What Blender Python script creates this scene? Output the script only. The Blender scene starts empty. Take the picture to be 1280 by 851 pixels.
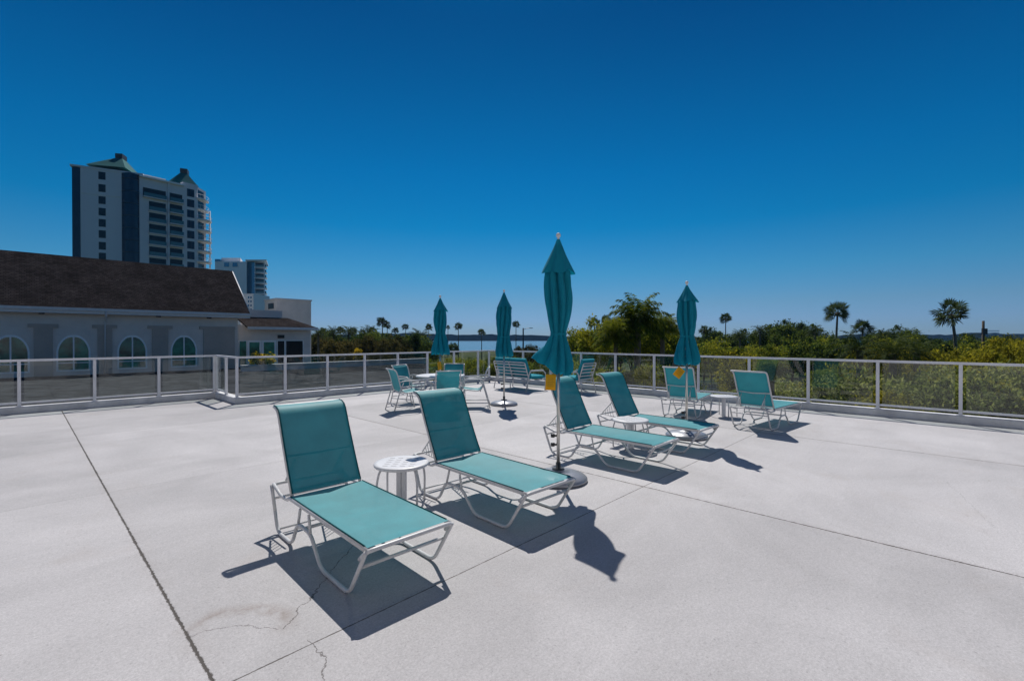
import bpy, math, random
import numpy as np
from mathutils import Vector, Matrix
R = math.radians
sc = bpy.context.scene
C = sc.collection
random.seed(7)

# ------------------------------------------------------------------ camera, sky, sun, exposure
FPX, HZ, EYE = 584.6, 422.0, 1.6            # focal length and horizon in photo pixels, eye height
cam_d = bpy.data.cameras.new('camera'); cam = bpy.data.objects.new('camera', cam_d); C.objects.link(cam)
cam.location = (0, 0, EYE)
cam.rotation_euler = (R(90) - math.atan(3.5 / FPX), 0, 0)
cam_d.sensor_width = 36; cam_d.lens = FPX / 1280 * 36
cam_d.clip_start = .05; cam_d.clip_end = 20000
sc.camera = cam

SUN_EL, SUN_AZ = 51.8, 4.0                 # azimuth: degrees left of the view direction (+Y)
sv = Vector((-math.sin(R(SUN_AZ)) * math.cos(R(SUN_EL)), math.cos(R(SUN_AZ)) * math.cos(R(SUN_EL)), math.sin(R(SUN_EL))))
world = bpy.data.worlds.new('World'); sc.world = world; world.use_nodes = True
wn = world.node_tree.nodes; wl = world.node_tree.links
bg = wn['Background']
sky = wn.new('ShaderNodeTexSky'); sky.sky_type = 'NISHITA'; sky.sun_disc = False
sky.sun_elevation = R(SUN_EL); sky.sun_rotation = R(-SUN_AZ)
sky.altitude = 0; sky.air_density = 1.0; sky.dust_density = .15; sky.ozone_density = 4.0
# tint over the sky: deep blue low down, paled overhead to neutralise the shade
geo = wn.new('ShaderNodeNewGeometry'); sep = wn.new('ShaderNodeSeparateXYZ'); wl.new(geo.outputs['Incoming'], sep.inputs[0])
neg = wn.new('ShaderNodeMath'); neg.operation = 'MULTIPLY'; neg.inputs[1].default_value = -1; wl.new(sep.outputs['Z'], neg.inputs[0])
rmp = wn.new('ShaderNodeValToRGB'); wl.new(neg.outputs[0], rmp.inputs[0])
er = rmp.color_ramp
SKY = [(0.0, (0.2406, 0.3809, 0.6656)), (0.0356, (0.2455, 0.3887, 0.6792)), (0.068, (0.2245, 0.3892, 0.5837)), (0.132, (0.1213, 0.4211, 0.5877)), (0.224, (0.013, 0.3908, 0.5842)), (0.325, (0.004, 0.3612, 0.5766)), (0.415, (0.004, 0.3129, 0.5194)), (0.56, (0.004, 0.2165, 0.4069)), (0.63, (0.004, 0.2165, 0.4069)), (0.82, (0.34, 0.4, 0.46)), (1.0, (0.42, 0.46, 0.5))]
er.elements[0].position = 0; er.elements[0].color = (*SKY[0][1], 1)
er.elements[1].position = 1; er.elements[1].color = (*SKY[-1][1], 1)
for pz, c in SKY[1:-1]:
    e = er.elements.new(pz); e.color = (*c, 1)
mx = wn.new('ShaderNodeMix'); mx.data_type = 'RGBA'; mx.blend_type = 'MULTIPLY'; mx.inputs[0].default_value = 1
wl.new(sky.outputs[0], mx.inputs[6]); wl.new(rmp.outputs[0], mx.inputs[7]); wl.new(mx.outputs[2], bg.inputs[0])
bg.inputs[1].default_value = .10
sun_d = bpy.data.lights.new('sun', 'SUN'); sun_d.energy = 4.0; sun_d.angle = R(.5); sun_d.color = (1, .96, .90)
sun = bpy.data.objects.new('sun', sun_d); C.objects.link(sun); sun.rotation_euler = sv.to_track_quat('Z', 'Y').to_euler()
sun.location = (0, 10, 60)
sc.view_settings.view_transform = 'Standard'; sc.view_settings.look = 'None'
sc.view_settings.exposure = 0.1; sc.view_settings.gamma = 1.0; sc.view_settings.use_curve_mapping = False

# ------------------------------------------------------------------ coordinate helpers
ANG = R(46.4)
U = Vector((math.cos(ANG), math.sin(ANG), 0)); V = Vector((-math.sin(ANG), math.cos(ANG), 0))
def pq(p, q, z=0): v = U * p + V * q; return Vector((v.x, v.y, z))
def at(px, Y, z=0): return Vector(((px - 640) / FPX * Y, Y, z))
def zat(py, Y): return EYE - (py - HZ) * Y / FPX

# ------------------------------------------------------------------ materials
def mat(name, col, rough=.6, metal=0, spec=.5, var=0, vscale=3, bump=0, bscale=40, c2=None):
    m = bpy.data.materials.new(name); m.use_nodes = True
    nt = m.node_tree; b = nt.nodes['Principled BSDF']
    b.inputs['Base Color'].default_value = (*col, 1); b.inputs['Roughness'].default_value = rough
    b.inputs['Metallic'].default_value = metal; b.inputs['Specular IOR Level'].default_value = spec
    tc = nt.nodes.new('ShaderNodeTexCoord')
    if var or c2:
        n = nt.nodes.new('ShaderNodeTexNoise'); n.inputs['Scale'].default_value = vscale; n.inputs['Detail'].default_value = 6
        n.inputs['Roughness'].default_value = .65
        nt.links.new(tc.outputs['Object'], n.inputs['Vector'])
        r = nt.nodes.new('ShaderNodeValToRGB'); r.color_ramp.elements[0].position = .35; r.color_ramp.elements[1].position = .65
        a = c2 if c2 else tuple(c * (1 - var) for c in col); bb = col if c2 else tuple(min(1, c * (1 + var)) for c in col)
        r.color_ramp.elements[0].color = (*a, 1); r.color_ramp.elements[1].color = (*bb, 1)
        nt.links.new(n.outputs['Fac'], r.inputs[0]); nt.links.new(r.outputs[0], b.inputs['Base Color'])
    if bump:
        n2 = nt.nodes.new('ShaderNodeTexNoise'); n2.inputs['Scale'].default_value = bscale; n2.inputs['Detail'].default_value = 4
        nt.links.new(tc.outputs['Object'], n2.inputs['Vector'])
        bp = nt.nodes.new('ShaderNodeBump'); bp.inputs['Strength'].default_value = bump; bp.inputs['Distance'].default_value = .02
        nt.links.new(n2.outputs['Fac'], bp.inputs['Height']); nt.links.new(bp.outputs[0], b.inputs['Normal'])
    return m

def cloth(name, col, transl=.4, see=.0, weave=900, tcol=None, rough=.9, spec=.25):
    m = bpy.data.materials.new(name); m.use_nodes = True; nt = m.node_tree; nt.nodes.clear(); L = nt.links
    out = nt.nodes.new('ShaderNodeOutputMaterial')
    tc = nt.nodes.new('ShaderNodeTexCoord'); n = nt.nodes.new('ShaderNodeTexNoise'); n.inputs['Scale'].default_value = 5; n.inputs['Detail'].default_value = 5
    L.new(tc.outputs['Object'], n.inputs['Vector'])
    n3 = nt.nodes.new('ShaderNodeTexNoise'); n3.inputs['Scale'].default_value = weave / 4; n3.inputs['Detail'].default_value = 2
    L.new(tc.outputs['Object'], n3.inputs['Vector'])
    ad = nt.nodes.new('ShaderNodeMath'); ad.operation = 'MULTIPLY_ADD'; ad.inputs[1].default_value = .5
    L.new(n3.outputs['Fac'], ad.inputs[0]); 
    ad2 = nt.nodes.new('ShaderNodeMath'); ad2.operation = 'MULTIPLY'; ad2.inputs[1].default_value = .5
    L.new(n.outputs['Fac'], ad2.inputs[0]); L.new(ad2.outputs[0], ad.inputs[2])
    r = nt.nodes.new('ShaderNodeValToRGB'); r.color_ramp.elements[0].position = .3; r.color_ramp.elements[1].position = .7
    r.color_ramp.elements[0].color = (*[c * .72 for c in col], 1); r.color_ramp.elements[1].color = (*[min(1, c * 1.15) for c in col], 1)
    L.new(ad.outputs[0], r.inputs[0])
    d = nt.nodes.new('ShaderNodeBsdfPrincipled'); d.inputs['Roughness'].default_value = rough; d.inputs['Specular IOR Level'].default_value = spec
    L.new(r.outputs[0], d.inputs['Base Color'])
    t = nt.nodes.new('ShaderNodeBsdfTranslucent'); t.inputs[0].default_value = (*(tcol or col), 1)
    mxs = nt.nodes.new('ShaderNodeMixShader'); mxs.inputs[0].default_value = transl
    L.new(d.outputs[0], mxs.inputs[1]); L.new(t.outputs[0], mxs.inputs[2]); last = mxs
    if see:
        tr = nt.nodes.new('ShaderNodeBsdfTransparent'); m2 = nt.nodes.new('ShaderNodeMixShader'); m2.inputs[0].default_value = see
        L.new(last.outputs[0], m2.inputs[1]); L.new(tr.outputs[0], m2.inputs[2]); last = m2
    L.new(last.outputs[0], out.inputs[0])
    return m

def foliage_mat(name, cols, rough=.55, transl=.42):
    m = bpy.data.materials.new(name); m.use_nodes = True; nt = m.node_tree; nt.nodes.clear(); L = nt.links
    out = nt.nodes.new('ShaderNodeOutputMaterial')
    g = nt.nodes.new('ShaderNodeNewGeometry'); oi = nt.nodes.new('ShaderNodeObjectInfo')
    n = nt.nodes.new('ShaderNodeTexNoise'); n.inputs['Scale'].default_value = .55; n.inputs['Detail'].default_value = 6
    L.new(g.outputs['Position'], n.inputs['Vector'])
    a = nt.nodes.new('ShaderNodeMath'); a.operation = 'MULTIPLY_ADD'; a.inputs[1].default_value = .42
    L.new(g.outputs['Random Per Island'], a.inputs[0]); L.new(n.outputs['Fac'], a.inputs[2])
    b = nt.nodes.new('ShaderNodeMath'); b.operation = 'MULTIPLY_ADD'; b.inputs[1].default_value = .22
    L.new(oi.outputs['Random'], b.inputs[0]); L.new(a.outputs[0], b.inputs[2])
    r = nt.nodes.new('ShaderNodeValToRGB')
    k = len(cols)
    r.color_ramp.elements[0].position = .45; r.color_ramp.elements[0].color = (*cols[0], 1)
    r.color_ramp.elements[1].position = .98; r.color_ramp.elements[1].color = (*cols[-1], 1)
    for i in range(1, k - 1):
        e = r.color_ramp.elements.new(.45 + .53 * i / (k - 1)); e.color = (*cols[i], 1)
    L.new(b.outputs[0], r.inputs[0])
    d = nt.nodes.new('ShaderNodeBsdfPrincipled'); d.inputs['Roughness'].default_value = .75; d.inputs['Specular IOR Level'].default_value = .08
    L.new(r.outputs[0], d.inputs['Base Color'])
    t = nt.nodes.new('ShaderNodeBsdfTranslucent'); L.new(r.outputs[0], t.inputs[0])
    s = nt.nodes.new('ShaderNodeMixShader'); s.inputs[0].default_value = transl
    L.new(d.outputs[0], s.inputs[1]); L.new(t.outputs[0], s.inputs[2]); L.new(s.outputs[0], out.inputs[0])
    return m

def glass_mat(name, tint, refl=1.0):
    m = bpy.data.materials.new(name); m.use_nodes = True; nt = m.node_tree; nt.nodes.clear(); L = nt.links
    out = nt.nodes.new('ShaderNodeOutputMaterial')
    t = nt.nodes.new('ShaderNodeBsdfTransparent'); t.inputs[0].default_value = (*tint, 1)
    g = nt.nodes.new('ShaderNodeBsdfGlossy'); g.inputs['Roughness'].default_value = .03; g.inputs['Color'].default_value = (refl, refl, refl, 1)
    ge = nt.nodes.new('ShaderNodeNewGeometry'); dp_ = nt.nodes.new('ShaderNodeVectorMath'); dp_.operation = 'DOT_PRODUCT'
    L.new(ge.outputs['Normal'], dp_.inputs[0]); L.new(ge.outputs['Incoming'], dp_.inputs[1])
    def mm(op, a, b):
        n = nt.nodes.new('ShaderNodeMath'); n.operation = op
        for i, x in enumerate((a, b)):
            if isinstance(x, (int, float)): n.inputs[i].default_value = x
            elif x is not None: L.new(x, n.inputs[i])
        return n.outputs[0]
    f = mm('ADD', mm('MULTIPLY', mm('POWER', mm('SUBTRACT', 1.0, mm('ABSOLUTE', dp_.outputs['Value'], None)), 5.0), .95), .045)
    s = nt.nodes.new('ShaderNodeMixShader'); L.new(f, s.inputs[0]); L.new(t.outputs[0], s.inputs[1]); L.new(g.outputs[0], s.inputs[2])
    L.new(s.outputs[0], out.inputs[0]); return m

M = {}
M['white'] = mat('white_powder_coat', (.58, .58, .59), .38, var=.06, vscale=8)
M['rail'] = mat('white_rail_paint', (.70, .70, .73), .42, var=.07, vscale=4)
M['table'] = mat('table_aluminium', (.66, .66, .68), .4, var=.05, vscale=9)
M['chrome'] = mat('brushed_pole', (.62, .60, .56), .28, .85, var=.1, vscale=12)
M['black'] = mat('black_plastic', (.02, .02, .022), .5)
M['base'] = mat('grey_umbrella_base', (.30, .31, .34), .33, .35, var=.1, vscale=6)
M['sling'] = cloth('teal_sling', (.040, .315, .36), .20, .02, tcol=(.004, .19, .24), rough=.6, spec=.5)
M['canopy'] = cloth('teal_canopy', (.007, .26, .37), .27, 0, tcol=(.004, .36, .50))
M['cushion'] = cloth('blue_teal_cushion', (.02, .30, .38), .05, 0)
M['yellow'] = cloth('yellow_tag', (.75, .45, .03), .35, 0, tcol=(.8, .45, .02))
M['tagwhite'] = mat('white_tag_print', (.75, .75, .7), .6)
M['curb'] = mat('curb_concrete', (.60, .60, .61), .8, var=.15, vscale=2.5, bump=.3)
M['ledge'] = mat('weathered_ledge', (.12, .11, .10), .9, var=.25, vscale=2)
M['stucco'] = mat('grey_stucco', (.70, .645, .60), .95, spec=.1, var=.07, vscale=.8, bump=.4, bscale=25)
M['stucco_dark'] = mat('taupe_stucco', (.46, .40, .355), .95, spec=.1, var=.06, vscale=1, bump=.4, bscale=25)
M['stucco_light'] = mat('pale_stucco', (.60, .585, .59), .9, var=.05, vscale=1)
M['trim'] = mat('white_trim', (.66, .66, .67), .5, var=.04)
M['winframe'] = mat('white_window_frame', (.88, .90, .90), .45)
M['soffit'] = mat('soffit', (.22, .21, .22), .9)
M['tower_wall'] = mat('tower_render', (.70, .66, .68), .9, var=.04, vscale=.05)
M['tower_white'] = mat('tower_white', (.80, .79, .80), .8, var=.03, vscale=.05)
M['copper'] = mat('green_metal_roof', (.012, .125, .13), .8, .0, .1, var=.12, vscale=.3)
M['dark_metal'] = mat('dark_metal', (.03, .035, .04), .5)
M['blueglass'] = mat('blue_curtain_glass', (.006, .016, .045), .2, .0, .45, var=.2, vscale=.15)
M['skyglass'] = mat('pale_blue_glass', (.04, .16, .26), .1, .3, 1.0, var=.25, vscale=.1)
M['winglass'] = mat('dark_window_glass', (.010, .013, .022), .2, 0, .35)
M['greenglass'] = mat('green_window_glass', (.025, .27, .19), .1, .0, .7, c2=(.005, .05, .045), vscale=.9)
M['railglass'] = glass_mat('rail_glass', (.90, .935, .92), .85)
M['balglass'] = mat('balcony_glass', (.06, .13, .15), .15, 0, .8)
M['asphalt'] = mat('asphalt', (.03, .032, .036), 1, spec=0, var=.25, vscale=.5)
M['gravel'] = mat('gravel_roof', (.050, .054, .06), 1, spec=.0, var=.45, vscale=1.3, bump=.6, bscale=30)
M['path'] = mat('pale_concrete', (.36, .35, .33), .9, var=.15, vscale=.4)
M['trunk'] = mat('bark', (.10, .075, .055), .95, var=.3, vscale=4, bump=.6, bscale=12)
M['palmtrunk'] = mat('palm_bark', (.16, .13, .10), .95, var=.3, vscale=3, bump=.6, bscale=10)
M['teal_shed'] = mat('teal_shed_paint', (.01, .13, .12), .6, var=.15, vscale=1)
M['flower'] = cloth('yellow_flowers', (.62, .42, .02), .4, 0, tcol=(.7, .5, .03))
FD = foliage_mat('foliage_dark', [(.006, .014, .005), (.018, .040, .010), (.065, .11, .020), (.18, .22, .036)])
FO = foliage_mat('foliage_olive', [(.014, .028, .005), (.060, .095, .012), (.20, .25, .025), (.40, .37, .03)])
FY = foliage_mat('foliage_yellow', [(.025, .034, .006), (.085, .09, .010), (.24, .235, .02), (.42, .36, .028)])
FG = foliage_mat('foliage_grey', [(.022, .038, .012), (.08, .11, .030), (.22, .26, .06), (.42, .42, .13)])
FP = foliage_mat('palm_leaf', [(.010, .024, .005), (.035, .070, .008), (.10, .15, .014), (.24, .25, .02)], .4, .42)
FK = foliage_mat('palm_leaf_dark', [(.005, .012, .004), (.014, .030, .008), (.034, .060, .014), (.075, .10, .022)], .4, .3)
FDEAD = mat('dry_palm_skirt', (.13, .09, .05), .95, var=.3)

# deck concrete with joints, cracks, slab tone changes, speckle
def deck_material():
    m = bpy.data.materials.new('deck_concrete'); m.use_nodes = True; nt = m.node_tree; L = nt.links; N = nt.nodes
    b = N['Principled BSDF']; b.inputs['Roughness'].default_value = .72; b.inputs['Specular IOR Level'].default_value = .35
    tc = N.new('ShaderNodeTexCoord'); sp = N.new('ShaderNodeSeparateXYZ'); L.new(tc.outputs['Object'], sp.inputs[0])
    def math_(op, a, b_=None, c=None, clamp=False):
        n = N.new('ShaderNodeMath'); n.operation = op; n.use_clamp = clamp
        for i, x in enumerate((a, b_, c)):
            if x is None: continue
            if isinstance(x, (int, float)): n.inputs[i].default_value = x
            else: L.new(x, n.inputs[i])
        return n.outputs[0]
    def noise(scale, detail=4, rough=.6, vec=None, dist=0):
        n = N.new('ShaderNodeTexNoise'); n.inputs['Scale'].default_value = scale; n.inputs['Detail'].default_value = detail
        n.inputs['Roughness'].default_value = rough; n.inputs['Distortion'].default_value = dist
        L.new(vec or tc.outputs['Object'], n.inputs['Vector']); return n.outputs['Fac']
    def ramp(x, lo, hi, a=0., b_=1.):
        n = N.new('ShaderNodeMapRange'); n.inputs[1].default_value = lo; n.inputs[2].default_value = hi
        n.inputs[3].default_value = a; n.inputs[4].default_value = b_; L.new(x, n.inputs[0]); return n.outputs[0]
    P, Q = sp.outputs['X'], sp.outputs['Y']      # the deck object is turned so that X = p and Y = q
    wob = math_('MULTIPLY', math_('SUBTRACT', noise(9, 5, .8), .5), .012)
    def joint(coord, first, step, w, strength):
        x = math_('ADD', math_('SUBTRACT', coord, first - step * 40), wob)
        f = math_('PINGPONG', x, step / 2)               # 0 on each joint
        ww = math_('MULTIPLY', ramp(noise(24, 4, .8), .32, .68, .15, 1.6), w)
        ln = math_('SUBTRACT', 1.0, math_('DIVIDE', f, ww), clamp=True)
        ln = math_('MULTIPLY', ramp(ln, 0, .5), strength)
        edge = math_('MULTIPLY', ramp(f, .0, .10, 1, 0), .30)
        return ln, edge
    def joint_m(n): return n
    j1, e1 = joint(P, .61, 4.005, .012, .95)
    # only the q = 2.44 joint is open; the others are hairline
    fq = math_('ABSOLUTE', math_('ADD', math_('SUBTRACT', Q, 2.44), wob))
    j2 = math_('MULTIPLY', ramp(math_('DIVIDE', fq, math_('MULTIPLY', ramp(noise(22, 3), .3, .75, .4, 1.4), .0065)), .5, 1, 1, 0), .85)
    j3, e3 = joint(Q, 2.44, 3.92, .006, .38)
    jm = math_('MAXIMUM', math_('MAXIMUM', j1, j2), j3)
    # random cracks
    vo = N.new('ShaderNodeTexVoronoi'); vo.feature = 'DISTANCE_TO_EDGE'; vo.inputs['Scale'].default_value = .33
    wv = N.new('ShaderNodeVectorMath'); wv.operation = 'ADD'
    nz = N.new('ShaderNodeTexNoise'); nz.inputs['Scale'].default_value = 1.6; nz.inputs['Detail'].default_value = 5; L.new(tc.outputs['Object'], nz.inputs['Vector'])
    sc_ = N.new('ShaderNodeVectorMath'); sc_.operation = 'SCALE'; sc_.inputs['Scale'].default_value = .55; L.new(nz.outputs['Color'], sc_.inputs[0])
    L.new(tc.outputs['Object'], wv.inputs[0]); L.new(sc_.outputs[0], wv.inputs[1]); L.new(wv.outputs[0], vo.inputs['Vector'])
    ck = ramp(vo.outputs['Distance'], 0, .0022, 1, 0); ck = math_('MULTIPLY', ck, ramp(noise(.45, 2), .60, .66, 0, .10))
    jm = math_('MAXIMUM', jm, ck)
    wx = math_('MULTIPLY', math_('SUBTRACT', noise(5, 5, .7), .5), .14); wy = math_('MULTIPLY', math_('SUBTRACT', noise(5.7, 5, .7, dist=.3), .5), .14)
    PX, QX = math_('ADD', P, wx), math_('ADD', Q, wy)
    for pts_, wd_, st_ in (([(352, 788), (383, 752), (432, 692), (470, 640)], .0045, .7), ([(404, 851), (401, 822), (388, 800)], .005, .65), ([(236, 796), (268, 786), (300, 783), (345, 788)], .004, .5), ([(1180, 600), (1210, 625), (1245, 660)], .004, .25)):
        for (xa, ya), (xb, yb) in zip(pts_[:-1], pts_[1:]):
            a_ = pq_of(at(xa, FPX * EYE / (ya - HZ))); b_ = pq_of(at(xb, FPX * EYE / (yb - HZ))); ex, ey = b_[0] - a_[0], b_[1] - a_[1]; l2 = ex * ex + ey * ey
            ux, uy = math_('SUBTRACT', PX, a_[0]), math_('SUBTRACT', QX, a_[1])
            tt = math_('DIVIDE', math_('ADD', math_('MULTIPLY', ux, ex), math_('MULTIPLY', uy, ey)), l2, clamp=True)
            rx_, ry_ = math_('SUBTRACT', ux, math_('MULTIPLY', tt, ex)), math_('SUBTRACT', uy, math_('MULTIPLY', tt, ey))
            ds = math_('SQRT', math_('ADD', math_('MULTIPLY', rx_, rx_), math_('MULTIPLY', ry_, ry_)))
            jm = math_('MAXIMUM', jm, math_('MULTIPLY', ramp(ds, wd_ * .5, wd_, 1, 0), st_))
    # slab tone
    cx = math_('FLOOR', math_('DIVIDE', math_('SUBTRACT', P, .61 - 160.2), 4.005)); cy = math_('FLOOR', math_('DIVIDE', math_('SUBTRACT', Q, 2.44 - 156.8), 3.92))
    cb = N.new('ShaderNodeCombineXYZ'); L.new(cx, cb.inputs[0]); L.new(cy, cb.inputs[1])
    wn_ = N.new('ShaderNodeTexWhiteNoise'); wn_.noise_dimensions = '2D'; L.new(cb.outputs[0], wn_.inputs['Vector'])
    tone = ramp(wn_.outputs['Value'], 0, 1, .93, 1.06)
    blot = ramp(noise(.55, 7, .62, dist=.6), .32, .68, .84, 1.12)
    st = N.new('ShaderNodeMapping'); st.inputs['Scale'].default_value = (.25, 1.6, 1); L.new(tc.outputs['Object'], st.inputs[0])
    streak = ramp(noise(1.1, 6, .6, vec=st.outputs[0]), .3, .7, .94, 1.04)
    fine = math_('MULTIPLY', ramp(noise(75, 6, 1.0), .40, .60, .76, 1.17), math_('SUBTRACT', 1.0, math_('MULTIPLY', ramp(noise(48, 1, .5), .69, .73), .20)))
    mid = ramp(noise(26, 4, .7), .3, .7, .93, 1.06)
    val = math_('MULTIPLY', math_('MULTIPLY', math_('MULTIPLY', tone, blot), math_('MULTIPLY', streak, fine)), mid)
    col = N.new('ShaderNodeMix'); col.data_type = 'RGBA'; col.blend_type = 'MULTIPLY'; col.inputs[0].default_value = 1
    col.inputs[6].default_value = (.492, .476, .486, 1); cc = N.new('ShaderNodeCombineXYZ')
    for i in range(3): L.new(val, cc.inputs[i])
    L.new(cc.outputs[0], col.inputs[7])
    # brown rust and dirt: an arc-shaped stain and dirt along the open joint
    def mixcol(a, fac, c):
        n = N.new('ShaderNodeMix'); n.data_type = 'RGBA'; L.new(a, n.inputs[6]); n.inputs[7].default_value = (*c, 1); L.new(fac, n.inputs[0]); return n.outputs[2]
    sx, sy = pq_of(at(288, FPX * EYE / (795 - HZ)))
    dx = math_('SUBTRACT', P, sx); dy = math_('SUBTRACT', Q, sy)
    dd = math_('SQRT', math_('ADD', math_('MULTIPLY', dx, dx), math_('MULTIPLY', dy, dy)))
    dd = math_('ADD', dd, math_('MULTIPLY', math_('SUBTRACT', noise(3.5, 5), .5), .35))
    ring = math_('MULTIPLY', ramp(math_('ABSOLUTE', math_('SUBTRACT', dd, .26)), 0, .09, 1, 0), ramp(math_('ADD', dy, dx), -.05, .25, 0, 1))
    ring = math_('MULTIPLY', ring, ramp(noise(14, 4), .35, .6, .15, .55))
    c1 = mixcol(col.outputs[2], math_('MULTIPLY', ramp(noise(.9, 6, .65, dist=1.2), .56, .72), .22), (.36, .31, .28)); c1 = mixcol(c1, ring, (.22, .17, .14))
    dirt = math_('MULTIPLY', math_('MULTIPLY', e1, ramp(noise(3, 4), .4, .7)), .5)
    c1 = mixcol(c1, dirt, (.24, .17, .13))
    spot = math_('MULTIPLY', ramp(noise(9, 2), .74, .78), .5)
    c1 = mixcol(c1, spot, (.2, .16, .13))
    c1 = mixcol(c1, jm, (.055, .045, .038))
    L.new(c1, b.inputs['Base Color'])
    bp = N.new('ShaderNodeBump'); bp.inputs['Strength'].default_value = .35; bp.inputs['Distance'].default_value = .004
    hgt = math_('SUBTRACT', fine, math_('MULTIPLY', jm, 3)); L.new(hgt, bp.inputs['Height']); L.new(bp.outputs[0], b.inputs['Normal'])
    return m
def pq_of(v): return v.dot(U), v.dot(V)
M['deck'] = deck_material()

def ground_material():
    m = bpy.data.materials.new('ground_grass'); m.use_nodes = True; nt = m.node_tree; L = nt.links; N = nt.nodes; b = N['Principled BSDF']
    b.inputs['Roughness'].default_value = .95; b.inputs['Specular IOR Level'].default_value = .1
    tc = N.new('ShaderNodeTexCoord')
    n = N.new('ShaderNodeTexNoise'); n.inputs['Scale'].default_value = .12; n.inputs['Detail'].default_value = 9; n.inputs['Roughness'].default_value = .7
    L.new(tc.outputs['Object'], n.inputs[0])
    r = N.new('ShaderNodeValToRGB'); e = r.color_ramp.elements
    e[0].position = .35; e[0].color = (.018, .03, .009, 1); e[1].position = .7; e[1].color = (.13, .12, .05, 1)
    x = e.new(.5); x.color = (.045, .06, .016, 1)
    L.new(n.outputs['Fac'], r.inputs[0]); L.new(r.outputs[0], b.inputs['Base Color']); return m
M['ground'] = ground_material()

def water_material():
    m = bpy.data.materials.new('bay_water'); m.use_nodes = True; nt = m.node_tree; L = nt.links; N = nt.nodes; b = N['Principled BSDF']
    b.inputs['Base Color'].default_value = (.02, .12, .19, 1); b.inputs['Roughness'].default_value = .22; b.inputs['Specular IOR Level'].default_value = .5
    tc = N.new('ShaderNodeTexCoord'); n = N.new('ShaderNodeTexNoise'); n.inputs['Scale'].default_value = .5; n.inputs['Detail'].default_value = 4
    L.new(tc.outputs['Object'], n.inputs[0]); bp = N.new('ShaderNodeBump'); bp.inputs['Strength'].default_value = .6; bp.inputs['Distance'].default_value = .25
    L.new(n.outputs['Fac'], bp.inputs['Height']); L.new(bp.outputs[0], b.inputs['Normal']); return m
M['water'] = water_material()

def shingle_material():
    m = bpy.data.materials.new('brown_shingles'); m.use_nodes = True; nt = m.node_tree; L = nt.links; N = nt.nodes; b = N['Principled BSDF']
    b.inputs['Roughness'].default_value = 1; b.inputs['Specular IOR Level'].default_value = 0
    tc = N.new('ShaderNodeTexCoord'); br = N.new('ShaderNodeTexBrick'); mp = N.new('ShaderNodeMapping')
    sp = N.new('ShaderNodeSeparateXYZ'); L.new(tc.outputs['Object'], sp.inputs[0]); cb = N.new('ShaderNodeCombineXYZ')
    L.new(sp.outputs['X'], cb.inputs[0]); L.new(sp.outputs['Z'], cb.inputs[1]); L.new(cb.outputs[0], br.inputs[0])
    br.inputs['Scale'].default_value = 1.0; br.inputs['Brick Width'].default_value = .24; br.inputs['Row Height'].default_value = .11
    br.inputs['Mortar Size'].default_value = .012; br.inputs['Color1'].default_value = (.030, .026, .027, 1); br.inputs['Color2'].default_value = (.054, .047, .047, 1)
    br.inputs['Mortar'].default_value = (.014, .012, .012, 1); br.offset = .37
    n = N.new('ShaderNodeTexNoise'); n.inputs['Scale'].default_value = .8; n.inputs['Detail'].default_value = 8; L.new(tc.outputs['Object'], n.inputs[0])
    mr = N.new('ShaderNodeMapRange'); mr.inputs[1].default_value = .3; mr.inputs[2].default_value = .7; mr.inputs[3].default_value = .75; mr.inputs[4].default_value = 1.25
    L.new(n.outputs['Fac'], mr.inputs[0]); c = N.new('ShaderNodeCombineXYZ')
    for i in range(3): L.new(mr.outputs[0], c.inputs[i])
    x = N.new('ShaderNodeMix'); x.data_type = 'RGBA'; x.blend_type = 'MULTIPLY'; x.inputs[0].default_value = 1
    L.new(br.outputs['Color'], x.inputs[6]); L.new(c.outputs[0], x.inputs[7]); L.new(x.outputs[2], b.inputs['Base Color']); return m
M['shingle'] = shingle_material()

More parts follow.
